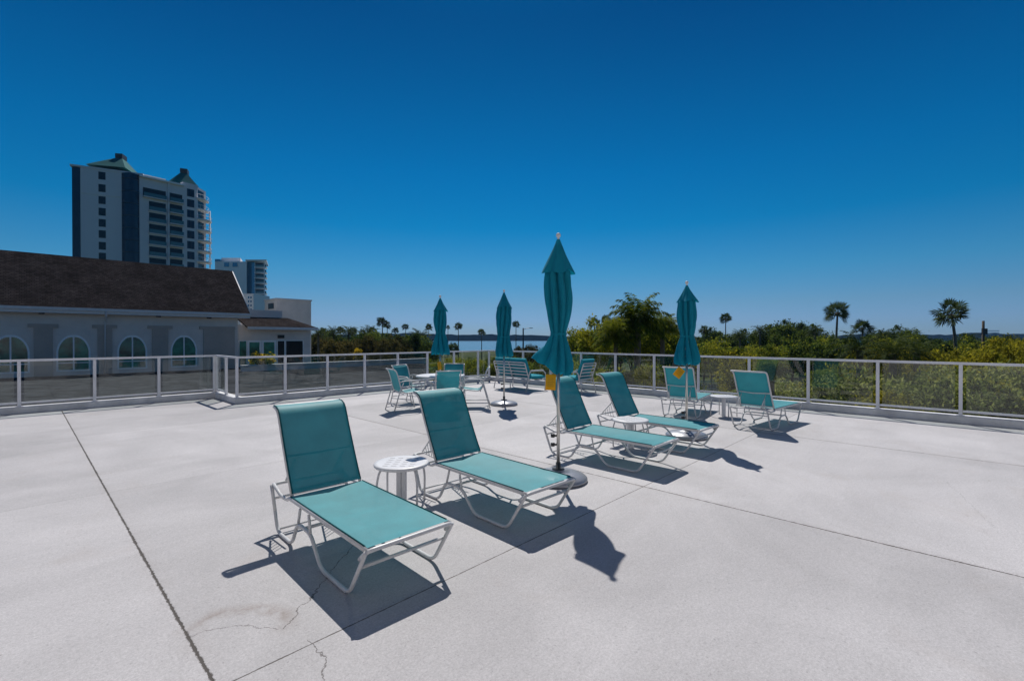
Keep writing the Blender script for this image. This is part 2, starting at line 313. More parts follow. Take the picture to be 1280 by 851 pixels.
# ------------------------------------------------------------------ mesh helpers
class MB:
    def __init__(s): s.v = []; s.f = []; s.sm = []
    def add(s, vs, fs, smooth=False):
        o = len(s.v); s.v += [tuple(v) for v in vs]; s.f += [tuple(i + o for i in f) for f in fs]; s.sm += [smooth] * len(fs); return s
    def box(s, a, b, Mx=None):
        x0, y0, z0 = a; x1, y1, z1 = b
        vs = [Vector(t) for t in ((x0, y0, z0), (x1, y0, z0), (x1, y1, z0), (x0, y1, z0), (x0, y0, z1), (x1, y0, z1), (x1, y1, z1), (x0, y1, z1))]
        if Mx: vs = [Mx @ v for v in vs]
        return s.add(vs, [(0, 3, 2, 1), (4, 5, 6, 7), (0, 1, 5, 4), (1, 2, 6, 5), (2, 3, 7, 6), (3, 0, 4, 7)])
    def tube(s, pts, r, n=8, closed=False, caps=True, flat=1.0):
        pts = [Vector(p) for p in pts]; m = len(pts); rr = r if isinstance(r, (list, tuple)) else [r] * m
        tang = []
        for i in range(m):
            if closed: t = pts[(i + 1) % m] - pts[i - 1]
            else: t = pts[min(i + 1, m - 1)] - pts[max(i - 1, 0)]
            tang.append(t.normalized())
        up = Vector((0, 0, 1)) if abs(tang[0].z) < .9 else Vector((1, 0, 0))
        nrm = (up - tang[0] * up.dot(tang[0])).normalized(); vs = []
        for i in range(m):
            if i: nrm = (nrm - tang[i] * nrm.dot(tang[i])).normalized()
            bi = tang[i].cross(nrm)
            for k in range(n):
                a = 2 * math.pi * k / n; vs.append(pts[i] + (nrm * math.cos(a) * flat + bi * math.sin(a)) * rr[i])
        fs = []
        for i in range(m if closed else m - 1):
            j = (i + 1) % m
            for k in range(n): fs.append((i * n + k, i * n + (k + 1) % n, j * n + (k + 1) % n, j * n + k))
        if caps and not closed: fs += [tuple(range(n - 1, -1, -1)), tuple((m - 1) * n + k for k in range(n))]
        return s.add(vs, fs, True)
    def lathe(s, prof, n=32, c=(0, 0, 0), fn=None, caps=False):
        vs = []
        for r, z in prof:
            for k in range(n):
                a = 2 * math.pi * k / n; q = fn(r, z, a) if fn else r
                vs.append((c[0] + q * math.cos(a), c[1] + q * math.sin(a), c[2] + z))
        fs = [(i * n + k, i * n + (k + 1) % n, (i + 1) * n + (k + 1) % n, (i + 1) * n + k) for i in range(len(prof) - 1) for k in range(n)]
        if caps: fs += [tuple(range(n - 1, -1, -1)), tuple((len(prof) - 1) * n + k for k in range(n))]
        return s.add(vs, fs, True)
    def sheet(s, grid, smooth=True):
        nr = len(grid); nc = len(grid[0]); vs = [p for row in grid for p in row]
        return s.add(vs, [(i * nc + j, i * nc + j + 1, (i + 1) * nc + j + 1, (i + 1) * nc + j) for i in range(nr - 1) for j in range(nc - 1)], smooth)
    def poly_prism(s, pts, z0, z1):
        n = len(pts); vs = [(p[0], p[1], z0) for p in pts] + [(p[0], p[1], z1) for p in pts]
        return s.add(vs, [tuple(range(n - 1, -1, -1)), tuple(range(n, 2 * n))] + [(i, (i + 1) % n, n + (i + 1) % n, n + i) for i in range(n)])
    def build(s, name, m, parent=None, loc=None, rz=0):
        me = bpy.data.meshes.new(name); me.from_pydata(s.v, [], s.f); me.polygons.foreach_set('use_smooth', s.sm); me.materials.append(m); me.update()
        o = bpy.data.objects.new(name, me); C.objects.link(o)
        if parent: o.parent = parent
        if loc is not None: o.location = loc
        o.rotation_euler.z = rz
        return o

def fillet(pts, r, n=5):
    pts = [Vector(p) for p in pts]; out = [pts[0]]
    for i in range(1, len(pts) - 1):
        a, b, c = pts[i - 1], pts[i], pts[i + 1]; d1 = (a - b); d2 = (c - b); rr = min(r, d1.length * .49, d2.length * .49)
        p1 = b + d1.normalized() * rr; p2 = b + d2.normalized() * rr
        for k in range(n + 1):
            t = k / n; out.append(p1 * (1 - t) ** 2 + b * 2 * t * (1 - t) + p2 * t * t)
    out.append(pts[-1]); return out

def tag(o, label=None, cat=None, group=None, kind=None):
    if label: o['label'] = label
    if cat: o['category'] = cat
    if group: o['group'] = group
    if kind: o['kind'] = kind
    return o
def empty(name, loc=(0, 0, 0), rz=0):
    o = bpy.data.objects.new(name, None); C.objects.link(o); o.location = loc; o.rotation_euler.z = rz; o.empty_display_size = .2; return o
def kids(o): return [c for c in bpy.data.objects if c.parent == o]
KIDS = {}
def copy_tree(o, parent=None):
    c = o.copy(); C.objects.link(c)
    if parent: c.parent = parent
    if o not in KIDS: KIDS[o] = kids(o)
    for ch in KIDS[o]: copy_tree(ch, c)
    return c
def npmesh(name, V_, F_, m, smooth=False):
    me = bpy.data.meshes.new(name); k = F_.shape[1]
    me.vertices.add(len(V_)); me.vertices.foreach_set('co', np.asarray(V_, np.float32).ravel())
    me.loops.add(F_.size); me.loops.foreach_set('vertex_index', F_.astype(np.int32).ravel())
    me.polygons.add(len(F_)); me.polygons.foreach_set('loop_start', np.arange(0, F_.size, k, dtype=np.int32)); 
    me.polygons.foreach_set('loop_total', np.full(len(F_), k, np.int32))
    me.materials.append(m); me.update(calc_edges=True); me.validate(); return me
def meshobj(name, me, parent=None, loc=None):
    o = bpy.data.objects.new(name, me); C.objects.link(o)
    if parent: o.parent = parent
    if loc is not None: o.location = loc
    return o

# ================================================================== SETTING
RP, L1, L2, STEP = 12.10, 14.30, 12.62, 3.60     # rail lines in deck coordinates
CH = .15
# deck top
deck = MB()
deckpoly = [(-14, -12), (RP + .1, -12), (RP + .1, L2 + .1), (STEP + .1, L2 + .1), (STEP + .1, L1 + .1), (-14, L1 + .1)]
deck.poly_prism(deckpoly, -.45, 0)
tag(deck.build('roof_deck', M['deck'], rz=ANG), kind='structure')
body = MB(); body.poly_prism([(-13.9, -11.9), (RP + .2, -11.9), (RP + .2, L2 + .2), (STEP + .2, L2 + .2), (STEP + .2, L1 + .2), (-13.9, L1 + .2)], -5.6, -.452)
tag(body.build('building_base', M['stucco'], rz=ANG), kind='structure')
# curb: one L-shaped kerb around the edge
cu = MB(); f = .06
inner = [(RP - f, -12), (RP - f, L2 - f), (STEP - f, L2 - f), (STEP - f, L1 - f), (-14, L1 - f)]
outer = [(RP + .16, -12), (RP + .16, L2 + .16), (STEP + .16, L2 + .16), (STEP + .16, L1 + .16), (-14, L1 + .16)]
n = 5; vs = []
def off(i, t, z):   # point between inner and outer
    a, b = inner[i], outer[i]; return (a[0] + (b[0] - a[0]) * t, a[1] + (b[1] - a[1]) * t, z)
prof = [(0, .004), (0, CH - .02), (.06, CH), (.94, CH), (1, CH - .02), (1, -.3)]
for i in range(5):
    for t, z in prof: vs.append(off(i, t, z))
k = len(prof)
cu.add(vs, [(i * k + j, i * k + j + 1, (i + 1) * k + j + 1, (i + 1) * k + j) for i in range(4) for j in range(k - 1)] + [tuple(range(k)), tuple(4 * k + j for j in range(k - 1, -1, -1))])
tag(cu.build('deck_kerb', M['curb'], rz=ANG), kind='structure')

ledge = MB(); ledge.poly_prism([(-13.8, -11.8), (RP + .62, -11.8), (RP + .62, L2 + .62), (STEP + .62, L2 + .62), (STEP + .62, L1 + .62), (-13.8, L1 + .62)], -.9, -.46)
ledge.poly_prism([(RP + .162, -11.7), (RP + .6, -11.7), (RP + .6, L2 + .6), (STEP + .6, L2 + .6), (STEP + .6, L1 + .6), (-13.7, L1 + .6), (-13.7, L1 + .162), (STEP + .162, L1 + .162), (STEP + .162, L2 + .162), (RP + .162, L2 + .162)], -.455, .02)
tag(ledge.build('deck_ledge', M['ledge'], rz=ANG), kind='structure')
# ---- the glass railing: three straight runs and a short return
def railing(name, axis, const, a, b, posts, label, swap=False, inner_sign=1):
    """axis 'p': the run goes along p at q=const; axis 'q': along q at p=const"""
    root = empty(name, (0, 0, 0), ANG); tag(root, label, 'railing')
    if axis == 'p': T = lambda s, d, z: (s, const + d, z)
    else: T = lambda s, d, z: (const + d, s, z)
    def bx(mb, s0, s1, d0, d1, z0, z1):
        A = T(s0, d0, z0); B = T(s1, d1, z1); mb.box([min(x, y) for x, y in zip(A, B)], [max(x, y) for x, y in zip(A, B)])
    top = MB(); bx(top, a, b, -.032, .032, 1.095, 1.14); top.build('handrail', M['rail'], root)
    for i, s in enumerate(posts):
        mb = MB(); bx(mb, s - .027, s + .027, -.029, .029, CH + .008, 1.093); bx(mb, s - .055, s + .055, -.05, .05, CH + .001, CH + .009)
        mb.build('post', M['rail'], root)
    for s0, s1 in zip(posts[:-1], posts[1:]):
        if s1 - s0 < .3: continue
        lo = MB(); bx(lo, s0 + .029, s1 - .029, -.018, .018, CH + .055, CH + .095); lo.build('bottom_rail', M['rail'], root)
        g = .075 if s1 - s0 > .9 else .05
        gl = MB(); bx(gl, s0 + g, s1 - g, -.004, .004, CH + .097, 1.093); gl.build('glass_panel', M['railglass'], root)
    return root
railing('glass_railing', 'p', L1, -14, STEP - .03, [STEP - .06 - 1.19 * i for i in range(14)][::-1], 'white glass-panelled railing in front of the arched-window building')
railing('glass_railing', 'q', STEP, L2 + .034, L1 + .032, [L2 + .85, L1 - .0], 'short white return of the railing at the step in the deck edge')
railing('glass_railing', 'p', L2, STEP - .032, RP - .034, [STEP + 1.123 * i for i in range(8)] + [RP - .09], 'white glass railing along the back left edge, behind the dining set')
railing('glass_railing', 'q', RP, -12, L2 + .032, [-.05 * .965 + 1.226 * i for i in range(-9, 11)], 'white glass railing along the right edge, in front of the shrubs')

# ---- ground, water, far shore, roads
GZ = -5.5
g = MB()
shore = [(-900, -200), (900, -200), (900, 520), (420, 480), (250, 300), (120, 262), (60, 236), (10, 250), (-40, 240), (-80, 262), (-150, 330), (-320, 420), (-900, 520)]
g.poly_prism([(x, y) for x, y in shore], GZ - 1.5, GZ)
tag(g.build('ground', M['ground']), kind='structure')
w = MB(); w.add([(-9000, -3000, GZ - .55), (9000, -3000, GZ - .55), (9000, 9000, GZ - .55), (-9000, 9000, GZ - .55)], [(0, 1, 2, 3)])
tag(w.build('water', M['water']), kind='structure')
# lower roof on the left
lr = MB(); lr.poly_prism([(-16, L1 + .32), (STEP + .5, L1 + .32), (STEP + .5, L2 + .32), (9.3, L2 + .32), (28.7, 39.4), (28.7, 46), (-16, 46)], -1.6, -1.0)
tag(lr.build('lower_roof', M['gravel'], rz=ANG), kind='structure')
lb = MB(); lb.poly_prism([(-16.1, L1 + .31), (-16, L1 + .31), (9.3, L2 + .31), (28.6, 39.4), (28.6, 45.9), (-16.1, 45.9)], GZ - .2, -1.61)
tag(lb.build('podium', M['stucco'], rz=ANG), kind='structure')
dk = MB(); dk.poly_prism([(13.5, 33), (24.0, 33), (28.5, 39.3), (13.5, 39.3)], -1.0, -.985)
tag(dk.build('dark_strip', M['asphalt'], rz=ANG), kind='structure')  # thin dark sheet laid on the lower roof before the low wall
# pale road and path beyond
rd = MB()
def strip(mb, pts, w_, z):
    pts = [Vector((x, y, 0)) for x, y in pts]; L_ = []; R_ = []
    for i, p in enumerate(pts):
        t = (pts[min(i + 1, len(pts) - 1)] - pts[max(i - 1, 0)]).normalized(); nn = Vector((-t.y, t.x, 0)); L_.append(p + nn * w_ / 2); R_.append(p - nn * w_ / 2)
    vs = [(v.x, v.y, z) for v in L_] + [(v.x, v.y, z) for v in R_]; m_ = len(pts)
    mb.add(vs, [(m_ + i, m_ + i + 1, i + 1, i) for i in range(m_ - 1)])
strip(rd, [(-60, 66), (-36, 74), (-18, 88), (-2, 112), (14, 140), (40, 165), (100, 180)], 8, GZ + .006)
tag(rd.build('road', M['asphalt']), kind='structure')
pt = MB(); strip(pt, [(-60, 59), (-33, 67), (-13, 82), (3, 106), (19, 133), (44, 157), (100, 171)], 2.2, GZ + .014)
tag(pt.build('path', M['path']), kind='structure')
# far shore
fs = MB(); rg = random.Random(3); top = []; xs = list(range(-1800, 3000, 14)); D0 = 1150
prev = 15
ridge = []
for x in xs:
    prev += rg.uniform(-2.2, 2.2); prev = min(max(prev, 8), 19); ridge.append(prev * (1 if abs(x + 150) < 900 else 1.0))
vs = []
for x, h in zip(xs, ridge):
    vs += [(x, D0 + 40 * math.sin(x * .004), GZ - 1), (x, D0 + 3 + 40 * math.sin(x * .004), GZ + h * .55), (x, D0 + 7 + 40 * math.sin(x * .004), GZ + h), (x, D0 + 60, GZ + h * .6), (x, D0 + 90, GZ - 1)]
fs.add(vs, [(i * 5 + j, (i + 1) * 5 + j, (i + 1) * 5 + j + 1, i * 5 + j + 1) for i in range(len(xs) - 1) for j in range(4)])
M['farhaze'] = mat('far_shore_haze_blue', (.045, .075, .085), .95, c2=(.018, .034, .042), vscale=.035)  # blue of the distant haze is mixed into this base colour
tag(fs.build('far_shore', M['farhaze']), kind='structure')

# ================================================================== ARCHED-WINDOW BUILDING
def local_s(px, base, depth=0):      # distance along U from base at which the wall line crosses the photo column px
    t = (px - 640) / FPX; bx_, by_ = base.x + V.x * depth, base.y + V.y * depth
    return (bx_ - t * by_) / (t * U.y - U.x)
WB = Vector((-28, 35, 0))            # a point of its front wall
ch = empty('hall_building', (WB.x, WB.y, 0), ANG)
tag(ch, 'low taupe stucco hall with pointed-arch windows under a brown shingle roof', 'building')
S0, S1 = -13.0, local_s(297, WB)
wall = MB()
# wall with real arched openings: built as strips around each window
wins = [local_s(x, WB) for x in (13, 92, 165.5, 230)]; wins = [wins[0] - 3.1] + wins
WW, WZ0, WZS, WZT = .87, -.72, .62, 1.78      # half width, sill, spring line, apex
def arch(s, hw, z0, zs, zt, n=9):             # pointed arch outline, from lower left clockwise
    pts = [(s - hw, z0), (s - hw, zs)]
    for i in range(1, n + 1):
        t = i / n; pts.append((s - hw * math.cos(t * math.pi / 2 * .93) * (1 - .12 * t) * (1 if t < 1 else 0), zs + (zt - zs) * math.sin(t * math.pi / 2)))
    pts[-1] = (s, zt)
    return pts + [(2 * s - x, z) for x, z in pts[-2::-1]]
ZB, ZE = -1.0, 3.45
cells = [S0] + [(a + b) / 2 for a, b in zip(wins[:-1], wins[1:])] + [S1]
for i, s in enumerate(wins):
    a, b = cells[i], cells[i + 1]; A = arch(s, WW, WZ0, WZS, WZT); n = len(A)
    for yy, flip in ((0, False), (.28, True)):
        base = len(wall.v); vs = [(x, yy, z) for x, z in A]
        m_ = n // 2
        vs += [(a, yy, ZB), (a, yy, ZE), (s, yy, ZE), (b, yy, ZE), (b, yy, ZB)]
        iA, iB, iC, iD, iE = n, n + 1, n + 2, n + 3, n + 4
        fsx = [(iA, iB, 1), (iA, 1, 0)] + [(iB, j + 1, j) for j in range(1, m_)] + [(iB, iC, m_)]
        fsx += [(iC, iD, m_)] + [(iD, j + 1, j) for j in range(m_, n - 2)] + [(iD, iE, n - 2), (iE, n - 1, n - 2), (iA, 0, n - 1), (iA, n - 1, iE)]
        wall.add(vs, [tuple(reversed(q)) if flip else q for q in fsx])
    vs = [(x, 0, z) for x, z in A] + [(x, .28, z) for x, z in A]
    wall.add(vs, [(j, j + 1, n + j + 1, n + j) for j in range(n - 1)] + [(n - 1, 0, n, 2 * n - 1)])
wall.box((S1, .001, ZB), (S1 + .02, 9, ZE)); wall.box((S0, .29, ZB), (S1, 9, ZE - .3))
wall.build('wall', M['stucco'], ch)
for s in wins:
    A = arch(s, WW, WZ0, WZS, WZT); B = arch(s, WW - .10, WZ0 + .10, WZS, WZT - .14); n = len(A)
    fr = MB()
    vs = [(x, -.03, z) for x, z in A] + [(x, -.03, z) for x, z in B] + [(x, .06, z) for x, z in A] + [(x, .06, z) for x, z in B]
    fc = []
    for j in range(n):
        j2 = (j + 1) % n; fc += [(j, j2, n + j2, n + j), (n + j, n + j2, 3 * n + j2, 3 * n + j), (2 * n + j2, 2 * n + j, j, j2)]
    fr.add(vs, fc); fr.box((s - .04, -.02, WZ0 + .07), (s + .04, .05, WZT - .1)); fr.box((s - WW + .07, -.018, -.18), (s - .04, .05, -.10)); fr.box((s + .04, -.018, -.18), (s + WW - .07, .05, -.10))
    win = fr.build('window', M['winframe'], ch)
    gl = MB(); gl.add([(x, .07, z) for x, z in A], [tuple(range(n))]); gl.build('glass', M['greenglass'], win)
# pilasters between the windows with T-shaped caps
for i, (x0, x1) in enumerate(((42, 66), (122, 140), (190, 210), (254, 293))):
    a, b = local_s(x0, WB), local_s(x1, WB); mb = MB()
    mb.box((a, -.10, ZB), (b, -.002, 2.28)); mb.box((a - .28, -.14, 2.28), (b + (.28 if x1 < 290 else .02), -.002, 2.52)); mb.build('pilaster', M['stucco_dark'], ch)
# eave, fascia, soffit, roof
ZF0, ZF1 = 3.25, 3.62
S1e = local_s(309, WB)
e = MB(); e.box((S0, -.75, ZF0), (S1e, -.70, ZF1)); e.box((S0, -.88, ZF1 - .16), (S1e, -.752, ZF1 + .02)); e.build('gutter', M['trim'], ch)
e = MB(); e.box((S0, -.698, ZF0 + .02), (S1e, -.002, ZF0 + .06)); e.build('soffit', M['soffit'], ch)
RB, RZ = 4.15, 7.75
rf = MB(); y0 = -.82
vs = [(S0, y0, ZF1 + .02), (S1e, y0, ZF1 + .02), (S1e, RB, RZ), (S0, RB, RZ), (S0, 2 * RB + 1, ZF1), (S1e, 2 * RB + 1, ZF1)]
vs += [(x, y, z - .12) for x, y, z in vs]
rf.add(vs, [(0, 1, 2, 3), (3, 2, 5, 4), (6, 9, 8, 7), (9, 10, 11, 8), (0, 6, 7, 1), (1, 7, 8, 2), (2, 8, 11, 5), (4, 5, 11, 10), (0, 3, 9, 6), (3, 4, 10, 9)])
rf.build('roof', M['shingle'], ch)
rk = MB(); rk.add([(S1e - .4, .002, ZF0), (S1e - .4, RB, RZ - .14), (S1e - .4, 2 * RB, ZF0)], [(0, 1, 2)]); rk.build('gable', M['stucco_light'], ch)
rk = MB(); rk.tube([(S1e + .02, y0, ZF1 - .06), (S1e + .02, RB, RZ - .08)], .09, 4); rk.build('rake_trim', M['trim'], ch)
sD = local_s(131, WB)
dp = MB(); dp.tube(fillet([(sD, -.80, ZF1 - .1), (sD, -.80, 3.1), (sD, -.17, 2.75), (sD, -.17, ZB)], .1), .055, 8); dp.build('downspout', M['stucco_light'], ch)
for x in (52, 197, 260):
    s = local_s(x, WB); mb = MB(); mb.box((s - .14, -.5, ZF0 - .08), (s + .14, -.2, ZF0 + .018)); mb.build('soffit_light', M['black'], ch)

# entrance wing on the right of the hall
wg = empty('entrance_wing', (WB.x, WB.y, 0), ANG)
tag(wg, 'small entrance wing with glazed double doors at the right end of the hall', 'building')
WD = 1.6                                           # set back behind the hall front
wS0, wS1 = S1 + .03, local_s(388, WB, WD)
mb = MB(); mb.box((wS0, WD, -1.0), (wS1, WD + 7, 2.75)); mb.build('wall', M['stucco'], wg)
mb = MB(); rS0, rS1 = local_s(309, WB, WD - .8), local_s(392, WB, WD - .8)
vs = [(rS0, WD - .9, 2.55), (rS1 + .4, WD - .9, 2.55), (rS1 - 1.2, WD + 2.4, 3.55), (rS0, WD + 2.4, 3.55)]
vs += [(x, y, z - .14) for x, y, z in vs]
mb.add(vs, [(0, 1, 2, 3), (4, 7, 6, 5), (0, 4, 5, 1), (1, 5, 6, 2), (2, 6, 7, 3), (3, 7, 4, 0)]); mb.build('canopy_roof', M['shingle'], wg)
mb = MB(); mb.box((rS0, WD - .96, 2.33), (rS1 + .4, WD - .902, 2.57)); mb.build('fascia', M['trim'], wg)
mb = MB(); a, b = local_s(312, WB, WD + 2.6), local_s(352, WB, WD + 2.6); mb.box((a, WD + 2.45, 2.76), (b, WD + 5.2, 4.25)); mb.build('parapet', M['stucco_light'], wg)
def glazing(parent, px0, px1, z0, z1, name, m, depth, fr=.06):
    a, b = local_s(px0, WB, depth), local_s(px1, WB, depth)
    f_ = MB(); f_.box((a, depth - .06, z0), (a + fr, depth - .002, z1)); f_.box((b - fr, depth - .06, z0), (b, depth - .002, z1)); f_.box((a + fr, depth - .058, z1 - fr), (b - fr, depth - .002, z1)); f_.box((a + fr, depth - .058, z0), (b - fr, depth - .002, z0 + fr))
    o = f_.build(name, M['winframe'], parent); g_ = MB(); g_.box((a + fr, depth - .03, z0 + fr), (b - fr, depth - .012, z1 - fr)); g_.build('glass', m, o)
glazing(wg, 298, 308.5, -.95, 1.35, 'side_window', M['greenglass'], WD)
glazing(wg, 309, 326.5, -.95, 1.35, 'door', M['greenglass'], WD, .16)
glazing(wg, 327, 345, -.95, 1.35, 'door', M['greenglass'], WD, .16)
glazing(wg, 346, 356, -.95, 1.35, 'side_window', M['winglass'], WD)
glazing(wg, 356.5, 379, -.95, 1.35, 'side_window', M['winglass'], WD)
mb = MB(); a, b = local_s(347, WB, WD), local_s(355, WB, WD); mb.box((a, WD - .1, 1.55), (b, WD - .002, 1.85)); mb.build('wall_light', M['black'], wg)
# plain stair block behind
SB = at(362, 50); sb = empty('stair_block', (SB.x, SB.y, 0), ANG); tag(sb, 'plain grey flat-roofed block rising behind the entrance wing', 'building')
mb = MB(); s0 = (local_s(346, SB), local_s(389, SB)); mb.box((s0[0], 0, -3), (s0[1], 3.5, zat(375, 50))); mb.build('wall', M['stucco'], sb)
mb = MB(); mb.box((s0[0] - .08, -.08, zat(375, 50)), (s0[1] + .08, 3.58, zat(375, 50) + .14)); mb.build('coping', M['stucco_light'], sb)
mb = MB(); mb.box((s0[0] - .03, .8, zat(386, 50)), (s0[0] - .002, 2.4, zat(379, 50))); mb.build('louvre', M['black'], sb)
# low parapet wall past the entrance
pw = MB(); pw.box((11.6, 39.45, -1.0), (28.6, 39.75, -.62)); pw.box((11.55, 39.30, -.62), (28.65, 39.82, -.50))
pw2 = pw.build('parapet_wall', M['stucco_light'], rz=ANG); tag(pw2, 'long low pale wall beyond the gravel roof, left of the palms', 'wall')

# ================================================================== THE BUILDING BEHIND THE CAMERA
hb = empty('resort_building', (0, -6.5, 0), R(2)); tag(hb, 'white rendered building with tall windows behind the camera, facing the deck', 'building')
mb = MB(); mb.box((-16, -9, 0), (16, 0, 11)); mb.build('wall', M['stucco'], hb)
for k in range(8):
    x = -13.5 + 3.8 * k
    for z0 in (.3, 4.1, 7.6):
        mb = MB(); mb.box((x - .95, .003, z0 - .08), (x + .95, .07, z0 + 2.5)); wf = mb.build('window', M['winframe'], hb)
        mb = MB(); mb.box((x - .86, .071, z0), (x - .03, .076, z0 + 2.42)); mb.box((x + .03, .071, z0), (x + .86, .076, z0 + 2.42)); mb.build('glass', M['winglass'], wf)
mb = MB(); mb.box((-16.2, -9.2, 11), (16.2, .4, 11.35)); mb.build('roof_edge', M['tower_white'], hb)

# ================================================================== TOWERS
def tower(base, rz, name, label):
    o = empty(name, base, rz); tag(o, label, 'building'); return o
# big tower: facade split into flat sections given by photo columns and depths
K_ = .80
def tp(px, Y): p = at(px, Y * K_); return (p.x, p.y)
T1 = tower((0, 0, 0), 0, 'apartment_tower', 'tall grey apartment tower with green peaked roofs and a blue glass strip')
def Zt(py, Y): return zat(py, Y * K_)
def section(px0, Y0, px1, Y1, ytop, name='wall', m=None, thick=14, zlo=GZ, ref=None):
    """a slab whose front face runs between two photo columns"""
    a = Vector((*tp(px0, Y0), 0)); b = Vector((*tp(px1, Y1), 0)); d = (b - a).normalized(); nn = Vector((-d.y, d.x, 0))
    zt = Zt(ytop, Y0 if ref is None else ref)
    mb = MB(); pts = [a, b, b + nn * thick, a + nn * thick]
    mb.poly_prism([(p.x, p.y) for p in pts], zlo, zt); mb.build(name, m or M['tower_wall'], T1)
    return a, b, d, nn, zt
def fquad(parent, a, d, nn, s0, s1, z0, z1, name, m, proud=.12, depth=.3, child=None):
    mb = MB(); Mx = Matrix(((d.x, nn.x, 0, a.x), (d.y, nn.y, 0, a.y), (0, 0, 1, 0), (0, 0, 0, 1)))
    mb.box((s0, -proud, z0), (s1, -proud + depth, z1), Mx); return mb.build(name, m, parent)
FL = 3.05
# left glass return, wall, curved glass
a, b, d, nn, zt1 = section(91, 150, 101.5, 151.0, 209, 'corner_glazing', M['blueglass'])
a, b, d, nn, zt = section(101.5, 151, 153, 156, 209.5, ref=151); WLEN = (b - a).length
for i, y in enumerate((219.5, 235, 250, 264.5, 278.5, 292.5, 307, 320.5, 334, 347.5, 361)):
    s = WLEN * .43; z = Zt(y, 153); mb = fquad(T1, a, d, nn, s, s + 1.45, z - 1.0, z + 1.0, 'window', M['winglass'], .02, .05)
fquad(T1, a, d, nn, .1, WLEN, Zt(243.5, 153) - .2, Zt(243.5, 153) + .05, 'string_course', M['stucco'], .06, .1)
fquad(T1, a, d, nn, -2.0, WLEN + 4.6, zt, zt + .45, 'coping', M['tower_wall'], .2, 9)
ga = Vector((*tp(153, 156), 0)); gb = Vector((*tp(175, 158.5), 0)); gd = (gb - ga); gl_ = gd.length; gd.normalize(); gn = Vector((-gd.y, gd.x, 0))
mb = MB(); pts = []
for i in range(13):
    t = i / 12; p = ga + gd * gl_ * t - gn * math.sin(t * math.pi) * 1.9 * (.6 + .4 * t); pts.append((p.x, p.y))
pts += [((gb + gn * 8).x, (gb + gn * 8).y), ((ga + gn * 8).x, (ga + gn * 8).y)]
mb.poly_prism(pts, GZ, Zt(216.5, 156)); cg = mb.build('glass_bay', M['blueglass'], T1)
for j in range(13):
    z = Zt(216.5, 156) - 1.5 - FL * j * 1.07; mb = MB(); mb.tube([(x * 1.0 + gn.x * -.05, y + gn.y * -.05, z) for x, y in pts[:13]], .07, 4); mb.build('mullion', M['dark_metal'], cg)
# balcony facade in three steps
def balcony_col(a, d, nn, s0, s1, ys, Yref, deep=1.3, glass=True, proud=.02):
    for y in ys:
        z1 = Zt(y, Yref); z0 = z1 - 2.45
        fquad(T1, a, d, nn, s0, s1, z0, z1, 'recess', M['winglass'], .03, .06)
        sl = fquad(T1, a, d, nn, s0 - .1, s1 + .1, z0 - .28, z0, 'balcony', M['tower_wall'], deep, deep)
        g_ = fquad(T1, a, d, nn, s0, s1, z0 + .08, z0 + 1.0, 'balustrade', M['balglass'], deep - .04, .06)
        mb = MB(); n_ = 3
a, b, d, nn, zt = section(175, 158.5, 247, 172, 226, ref=162); LW = (b - a).length
yl = [242 + 14.0 * i for i in range(9)]
def sx(px):                                                  # photo column -> distance along this facade
    t = (px - 640) / FPX; return (a.x - t * a.y) / (t * d.y - d.x)
balcony_col(a, d, nn, sx(179.5), sx(208), [238.5], 163, 1.0)
balcony_col(a, d, nn, sx(187), sx(208), [254 + 13.9 * i for i in range(9)], 163, .5)
balcony_col(a, d, nn, sx(212), sx(228.5), [243 + 13.6 * i for i in range(10)], 167, 1.2)
for i in range(10):
    z = Zt(236.5 + 13.0 * i, 170); w_ = fquad(T1, a, d, nn, sx(234.5), sx(243.5), z - 2.2, z, 'window', M['blueglass'], .02, .05)
    fquad(w_, a, d, nn, sx(238.8), sx(239.2), z - 2.2, z, 'mullion', M['dark_metal'], .05, .05)
fquad(T1, a, d, nn, -.1, sx(230), zt, zt + .45, 'coping', M['tower_white'], .9, 6)
fquad(T1, a, d, nn, sx(210), sx(212), GZ, zt, 'pier', M['tower_wall'], .5, .5)
fquad(T1, a, d, nn, sx(229), sx(248), zt, Zt(229.5, 170), 'upper_block', M['tower_wall'], .003, 9)
fquad(T1, a, d, nn, sx(181), sx(209), zt + .46, Zt(222, 163), 'penthouse', M['tower_white'], -.6, 6)
fquad(T1, a, d, nn, sx(194), sx(207), zt + .7, Zt(223.5, 163), 'penthouse_window', M['blueglass'], -.57, .1)
a, b, d, nn, zt = section(247, 172, 258, 178, 236, ref=174, thick=10)
zz = [240 + 12.9 * i for i in range(10)]
for i, y in enumerate(zz):
    z1 = Zt(y, 175); z0 = z1 - 2.4; W_ = (b - a).length
    fquad(T1, a, d, nn, .5, W_ * .75, z0, z1, 'recess', M['winglass'], .02, .05)
    mb = MB(); c_ = a + d * W_ * .55; pts = []
    big = 1.0 if i > 1 else .55
    for k in range(11):
        an = math.pi * k / 10; p = c_ + d * math.cos(an) * (W_ * .62) * (1.0) - nn * math.sin(an) * 2.3 * big; pts.append((p.x, p.y))
    mb.poly_prism(pts, z0 - .3, z0); bl = mb.build('balcony', M['tower_white'], T1)
    mb = MB(); mb.tube([(x, y_, z0 + 1.0) for x, y_ in pts], .06, 4); 
    for x, y_ in pts[::2]: mb.tube([(x, y_, z0), (x, y_, z0 + 1.0)], .035, 4)
    mb.build('balustrade', M['tower_white'], bl)
mb = MB()
for k in (2, 4): 
    p = (a + d * (b - a).length * 1.05 - nn * (1.0 if k == 2 else -1.2)); mb.tube([(p.x, p.y, GZ), (p.x, p.y, Zt(251 if k == 4 else 262, 176))], .22, 6)
mb.build('column', M['tower_white'], T1)
